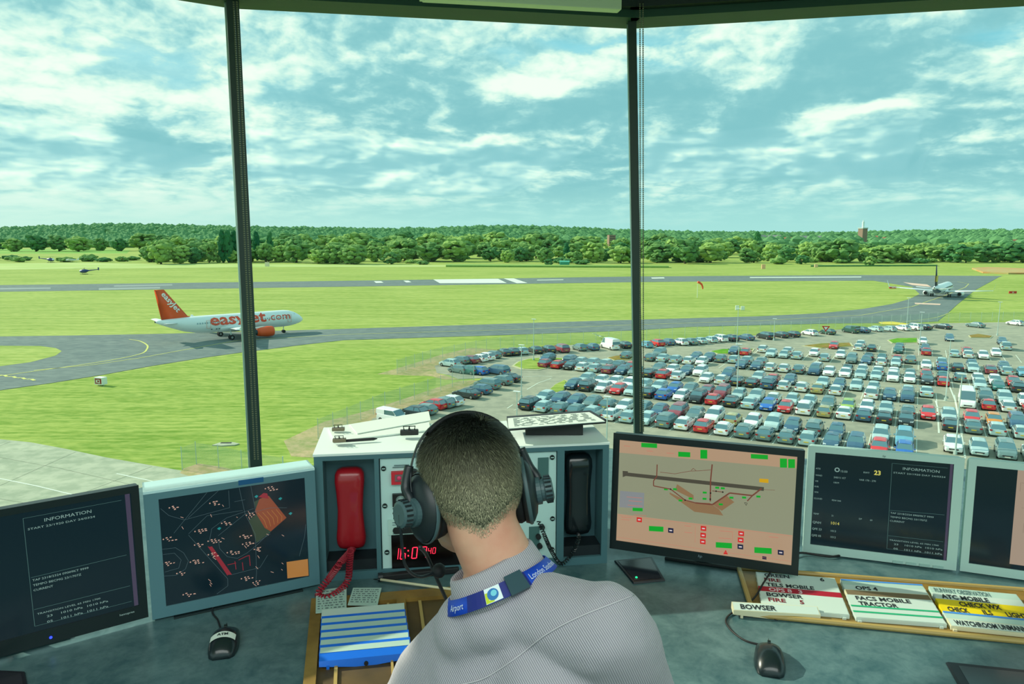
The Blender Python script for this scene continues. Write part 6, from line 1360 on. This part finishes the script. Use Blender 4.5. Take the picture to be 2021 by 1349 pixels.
# --- shirt
SHIRT=bpy.data.materials.new('ribbed_shirt'); SHIRT.use_nodes=True; t=SHIRT.node_tree; sb_=t.nodes['Principled BSDF']; sb_.inputs['Base Color'].default_value=lin((190,176,178)); sb_.inputs['Roughness'].default_value=.85; sb_.inputs['Sheen Weight'].default_value=.2
g_=t.nodes.new('ShaderNodeNewGeometry'); mp=t.nodes.new('ShaderNodeMapping'); mp.inputs['Rotation'].default_value=(.5,.55,0); t.links.new(g_.outputs['Position'],mp.inputs[0])
wv=t.nodes.new('ShaderNodeTexWave'); wv.inputs['Scale'].default_value=110; wv.inputs['Distortion'].default_value=.4; t.links.new(mp.outputs[0],wv.inputs['Vector'])
nf=t.nodes.new('ShaderNodeTexNoise'); nf.inputs['Scale'].default_value=5; nf.inputs['Detail'].default_value=3; t.links.new(g_.outputs['Position'],nf.inputs['Vector'])
b1=t.nodes.new('ShaderNodeBump'); b1.inputs['Strength'].default_value=.5; b1.inputs['Distance'].default_value=.02; t.links.new(nf.outputs['Fac'],b1.inputs['Height'])
b2=t.nodes.new('ShaderNodeBump'); b2.inputs['Strength'].default_value=.6; b2.inputs['Distance'].default_value=.0012; t.links.new(wv.outputs['Fac'],b2.inputs['Height']); t.links.new(b1.outputs[0],b2.inputs['Normal']); t.links.new(b2.outputs[0],sb_.inputs['Normal'])
cr_=t.nodes.new('ShaderNodeMix'); cr_.data_type='RGBA'; cr_.inputs[6].default_value=lin((140,136,146)); cr_.inputs[7].default_value=lin((186,182,190)); t.links.new(wv.outputs['Fac'],cr_.inputs[0]); t.links.new(cr_.outputs[2],sb_.inputs['Base Color'])
bm=NB()
ball(bm,Vv(.002,1.055,-.705),(.190,.108,.150),3,TM)
ball(bm,Vv(.045,1.0,-.66),(.105,.085,.10),3,TM); ball(bm,NB_+Vv(.0,-.015,-.055),(.082,.078,.060),3,TM); ball(bm,NB_+Vv(-.03,.0,-.075),(.075,.075,.060),3,TM)
chain(bm,[(NB_+Vv(-.005,0,-.045),.060),(SL+Vv(.0,0,.0),.062)],.25); chain(bm,[(NB_+Vv(.0,-.01,-.035),.062),(SR+Vv(-.01,0,-.005),.064)],.25)
ball(bm,Vv(.05,1.0,-.88),(.172,.118,.175),3,TM); ball(bm,PV+Vv(0,0,.03),(.17,.13,.12),3)
chain(bm,[(SL,.064),(SL.lerp(EL_,.35),.060),(SL.lerp(EL_,.75),.054)],.25); chain(bm,[(SR,.066),(SR.lerp(ER_,.4),.060),(SR.lerp(ER_,.8),.055)],.25)
shirt=remesh(bm,.0065,9,'shirt',SHIRT,man)
for v in shirt.data.vertices:
    # soft folds running from the shoulders
    p=v.co; loc=Vv((p-NB_).dot(sd3),(p-NB_).dot(fw),(p-NB_).dot(-dn))
    q_=noise.noise(Vv(loc.x*9+loc.z*4,loc.y*5,loc.z*3.0))*.009+noise.noise(Vv(loc.x*20+loc.z*8,loc.y*9,loc.z*6+7))*.0042
    v.co=p+v.normal*q_*min(1,max(0,(-loc.z-.02)/.1))
# trousers
bm=NB(); ball(bm,PV+Vv(0,.02,-.04),(.175,.15,.10),3)
for s in (-1,1):
    k0=PV+Vv(s*.09,.08,-.03); k1=PV+Vv(s*.13,.47,-.02+ -.03); k2=Vv(k1.x+s*.02,k1.y+.06,FLZ+.12); chain(bm,[(k0,.085),(k1,.062),(k2,.045)],.3)
tro=remesh(bm,.010,6,'trousers',mat('dark_trousers',(40,46,58),.85),man)
for s in (-1,1):
    bm=NB(); c=Vv(PV.x+s*.15,PV.y+.56,FLZ+.045); ball(bm,c,(.046,.125,.042),2); ball(bm,c+Vv(0,-.05,.035),(.042,.06,.045),2); put('shoe',bm,BLK,man,True)
# collar: stand and fold-over leaf
cn=(HP(0,-.02,-.07)-NB_).normalized(); cn=(cn*.35+(-dn)*.65).normalized(); cr2=(sd3-cn*sd3.dot(cn)).normalized(); cf=cn.cross(cr2)
CC_=NB_+Vv(-.001,.004,-.012)
def cring(rad,h,rx=1.0,op=.32):
    out=[]
    for i in range(41):
        a=-PI/2-PI+op+(2*PI-2*op)*i/40; a=PI/2+op+(2*PI-2*op)*i/40
        out.append(CC_+cr2*math.cos(a)*rad*rx+cf*math.sin(a)*rad*1.06+cn*(h+.006*math.sin(a)))
    return out
bm=NB(); rings(bm,[cring(.070,-.030),cring(.066,.0),cring(.0635,.020),cring(.0625,.033),cring(.0650,.0375),cring(.0680,.033),cring(.0730,.012),cring(.0775,-.014)],close=False,cap=False)
col_=put('collar',bm,SHIRT,man,True); md=col_.modifiers.new('thick','SOLIDIFY'); md.thickness=.0016
# seam across the yoke, laid on the shirt
bvh=BVHTree.FromPolygons([v.co.copy() for v in shirt.data.vertices],[tuple(p.vertices) for p in shirt.data.polygons])
def onshirt(x,y,off=.0015):
    r=ray(x,y).normalized(); h=bvh.ray_cast(Vector((0,0,0)),r)
    return None if h[0] is None else h[0]-r*off
sm=[onshirt(x,y) for x,y in spline([Vector(a+(0,)) for a in ((900,1352),(955,1338),(1015,1300),(1077,1252),(1140,1218),(1212,1189),(1262,1172))],6) for x,y in ((x,y),)] if False else [onshirt(p_.x,p_.y) for p_ in spline([Vector(a+(0,)) for a in ((900,1352),(955,1338),(1015,1300),(1077,1252),(1140,1218),(1212,1189),(1255,1172))],6)]
sm=[p_ for p_ in sm if p_]
if len(sm)>3: bm=NB(); tube(bm,sm,.0010,6); put('yoke_seam',bm,mat('seam_thread',(192,188,194),.8),man,True)
# lanyard ribbon around the collar, hanging down the chest
LAN=mat('lanyard_blue',(18,70,190),.5); LAND=mat('lanyard_navy',(16,32,120),.5)
lr=[]
for i in range(49):
    a=PI/2+.38+(2*PI-.76)*i/48; top=CC_+cr2*math.cos(a)*.0775+cf*math.sin(a)*.082+cn*(.008); bot=CC_+cr2*math.cos(a)*.0880+cf*math.sin(a)*.0935+cn*(-.012); lr.append((top,bot))
bm=NB(); vs=[(bm.verts.new(a),bm.verts.new(b)) for a,b in lr]
for (a,b),(c,d) in zip(vs,vs[1:]): bm.faces.new((a,b,d,c))
lan=put('lanyard',bm,LAN,man,True); md=lan.modifiers.new('thick','SOLIDIFY'); md.thickness=.001; md.offset=1
def ang(i): return PI/2+.38+(2*PI-.76)*i/48
def lpt(a,v,off=.0014):
    t_=CC_+cr2*math.cos(a)*.0775+cf*math.sin(a)*.082+cn*.008; b=CC_+cr2*math.cos(a)*.0880+cf*math.sin(a)*.0935-cn*.012; o=(cr2*math.cos(a)+cf*math.sin(a)).normalized(); return t_.lerp(b,v)+o*off+cn*off*.5
def lpatch(bm,a0,a1,v0,v1,off,mi=0,n=4):
    for k in range(n):
        x0=a0+(a1-a0)*k/n; x1=a0+(a1-a0)*(k+1)/n; bm.faces.new([bm.verts.new(lpt(*q_)) for q_ in ((x0,v0,off),(x0,v1,off),(x1,v1,off),(x1,v0,off))]).material_index=mi
A0=R(270)+.60
bm=NB(); lpatch(bm,A0-.52,A0+.62,0,1,.0018,0,12); put('lanyard_dark_section',bm,LAND,lan)
bm=NB(); lpatch(bm,A0-.16,A0+.12,.02,.98,.0026); bd=put('lanyard_badge',bm,mat('badge_white',(222,236,240),.5),lan)
bm=NB()
def disc(bm,a,v,r,off,seg_=16,a0=0,a1=2*PI):
    c=lpt(a,v,off); ex=(lpt(a+.01,v,off)-c).normalized(); ey=(lpt(a,v-.02,off)-c).normalized(); cv=bm.verts.new(c); prev=None
    for k in range(seg_+1):
        t_=a0+(a1-a0)*k/seg_; nv=bm.verts.new(c+ex*math.cos(t_)*r+ey*math.sin(t_)*r)
        if prev: bm.faces.new((cv,prev,nv))
        prev=nv
disc(bm,A0-.02,.5,.0085,.0030); put('badge_blue_disc',bm,mat('badge_blue',(20,110,180),.5),bd)
bm=NB(); lpatch(bm,A0-.155,A0-.10,.3,.95,.0029); lpatch(bm,A0-.155,A0-.02,.8,.95,.0029); put('badge_green_corner',bm,mat('badge_lime',(190,210,30),.5),bd)
bm=NB(); disc(bm,A0+.0,.45,.0045,.0034); put('badge_inner',bm,mat('badge_cyan',(110,200,220),.5),bd)
bm=NB(); hx=[lpt(A0+a,v,o_) for a,v,o_ in ((.24,1.15,.0015),(.55,1.15,.0015),(.55,1.15,.007),(.24,1.15,.007),(.24,-.15,.0015),(.55,-.15,.0015),(.55,-.15,.007),(.24,-.15,.007))]; hexa(bm,hx); put('lanyard_buckle',bm,mat('buckle_grey',(40,70,80),.4),lan)
def ltext(s_,a0,span,v,hgt,m):
    bm=NB(); text(bm,s_,(0,0,0),(1,0,0),(0,1,0),1.0,width=1.0)
    ys=1.0
    for v_ in bm.verts:
        x,y=v_.co.x,v_.co.y; v_.co=lpt(a0+span*x,v-hgt*y,.0030)
    put('lanyard_lettering',bm,m,lan,smooth='keep')
LW=mat('lanyard_white',(214,226,240),.6)
ltext('London Southend',A0+.66,.80,.72,.42,LW); ltext('Airport',A0-.98,.38,.72,.42,LW)
# headphones: band, yokes, cups, boom microphone, cables
hp=empty('headphones',Vector((0,0,EYE)),0,'black over-ear headphones with a boom microphone worn by the person','headphones')
HPM=mat('headphone_black',(26,36,40),.42); HPG=mat('headphone_grey',(66,92,96),.45); PAD=mat('ear_pad',(10,16,20),.7)
band=[]; n=36
for i in range(n+1):
    a=R(-12)+R(204)*i/n; band.append(HP(math.cos(a)*.094,-.012,-.010+math.sin(a)*.110 if math.sin(a)>0 else -.010+math.sin(a)*.10))
bm=NB(); rs=[]
for i,p_ in enumerate(band):
    c=HP(0,-.012,-.01); o_=(p_-c).normalized(); wdt=.0045 if (i<9 or i>n-9) else .010; rs.append([p_+Hf*wdt,p_+Hf*wdt+o_*.002,p_-Hf*wdt+o_*.002,p_-Hf*wdt])
rings(bm,rs); put('headband',bm,HPM,hp,True)
bm=NB(); rs=[]
for i in range(13):
    a=R(52)+R(76)*i/12; p_=HP(math.cos(a)*.0905,-.012,-.010+math.sin(a)*.1055); c=HP(0,-.012,-.01); o_=(p_-c).normalized(); rs.append([p_+Hf*.017,p_+Hf*.015+o_*.0055,p_-Hf*.015+o_*.0055,p_-Hf*.017])
rings(bm,rs); put('head_pad',bm,PAD,hp,True)
for s in (-1,1):
    ax_=(Hr*s+Hf*-.36+Hu*0).normalized(); c=HP(.073 if s>0 else -.064,-.004,-.036); e1=(Hu-ax_*Hu.dot(ax_)).normalized(); e2=ax_.cross(e1)
    def oval(d,ra,rb,k=28): return [c+ax_*d+e1*math.cos(2*PI*j/k)*ra+e2*math.sin(2*PI*j/k)*rb for j in range(k)]
    bm=NB(); rings(bm,[oval(-.012,.036,.028),oval(-.010,.047,.037),oval(.002,.050,.040),oval(.010,.047,.037),oval(.012,.040,.032)]); put('ear_pad',bm,PAD,hp,True)
    bm=NB(); rings(bm,[oval(.009,.050,.041),oval(.016,.053,.043),oval(.023,.050,.041),oval(.030,.038,.031),oval(.034,.020,.018)]); cup=put('ear_cup',bm,HPM,hp,True)
    bm=NB(); rings(bm,[oval(.015,.0535,.0435),oval(.018,.0545,.0445),oval(.021,.0530,.0430)],cap=False); put('cup_rim',bm,HPG,cup,True)
    kc=c+ax_*.032-e1*.004
    bm=NB(); rings(bm,[[kc+ax_*d+e1*math.cos(2*PI*j/24)*r+e2*math.sin(2*PI*j/24)*r for j in range(24)] for d,r in ((0,.022),(.008,.022),(.009,.018),(.014,.018),(.015,.021),(.026,.020),(.028,.016))]); kn=put('pivot_knob',bm,HPG,hp,False)
    bm=NB()
    for j in range(18):
        a=2*PI*j/18; q_=kc+ax_*.0205+(e1*math.cos(a)+e2*math.sin(a))*.0208; box(bm,(0,0,0),(.0025,.0025,.010),Mx=Matrix.Translation(q_)@ax_.to_track_quat('Z','Y').to_matrix().to_4x4())
    put('knob_ridges',bm,HPM,kn)
    bp=HP(s*.104,-.012,.02)
    bm=NB(); tube(bm,spline([HP(s*.092,-.012,.03),HP(s*.102,-.010,.0),kc+ax_*.006+e1*.022,kc+ax_*.006],6),[.007]*18+[.0075],8); put('yoke',bm,HPM,hp,True)
    if s<0: KL=kc+ax_*.026
    cb=c
bm=NB(); m_end=HP(-.044,.105,-.140)
tube(bm,spline([KL,KL-Hu*.03+Hf*.012,HP(-.108,.045,-.118),HP(-.080,.088,-.142),m_end],8),.0024,8); put('microphone_boom',bm,HPM,hp,True)
bm=NB(); ball(bm,m_end,(.012,.015,.012),2); put('microphone_foam',bm,PAD,hp,True)
bm=NB(); p0=HP(-.092,-.004,-.092)
tube(bm,spline([p0,ED(842,1095,1.15)-Vector((0,0,EYE)),ED(866,1150,1.18)-Vector((0,0,EYE)),ED(884,1190,1.20)-Vector((0,0,EYE)),ED(900,1232,1.2)-Vector((0,0,EYE)),ED(915,1290,1.22)-Vector((0,0,EYE))],8),.0033,8); put('headphone_cable',bm,HPM,hp,True)
for ob in [man]: ob.location=(0,0,EYE)
# chair under the person
ch=empty('office_chair',E_(PV.x,PV.y,FLZ),0,'dark swivel chair the person sits on','chair')
CHM=mat('chair_fabric',(30,50,70),.9)
bm=NB(); box(bm,(0,.06,.36),(.46,.46,.07),bev=.02); put('seat',bm,CHM,ch)
bm=NB(); cyl(bm,(0,.02,.08),(0,.02,.33),.028,14); put('column',bm,SCR,ch)
bm=NB()
for k in range(5): a=2*PI*k/5+.3; tube(bm,[(0,.02,.10),(math.cos(a)*.28,.02+math.sin(a)*.28,.07)],[.025,.015],8)
put('star_base',bm,BLK,ch)
for k in range(5):
    a=2*PI*k/5+.3; bm=NB(); cyl(bm,(math.cos(a)*.28-.02,.02+math.sin(a)*.28,.028),(math.cos(a)*.28+.02,.02+math.sin(a)*.28,.028),.028,12); put('castor',bm,BLK,ch)
# added fill light, out of view behind the camera, lifts the dark interior
o=empty('fill_light_panel',E_(0,-1.0,CLZ),0,'unseen fill light panel added under the cab ceiling behind the viewer','fill light')
bm=NB(); box(bm,(0,0,-.012),(3.7,2.3,.024)); put('fill_frame',bm,mat('white_frame',(225,230,226),.5),o)
ld=bpy.data.lights.new('fill_light','AREA'); ld.shape='RECTANGLE'; ld.size=3.6; ld.size_y=2.2; ld.energy=CABFILL; ld.color=(.93,1,.98)
lo=bpy.data.objects.new('fill_light',ld); COL.objects.link(lo); lo.parent=o; lo.location=(0,0,-.03)
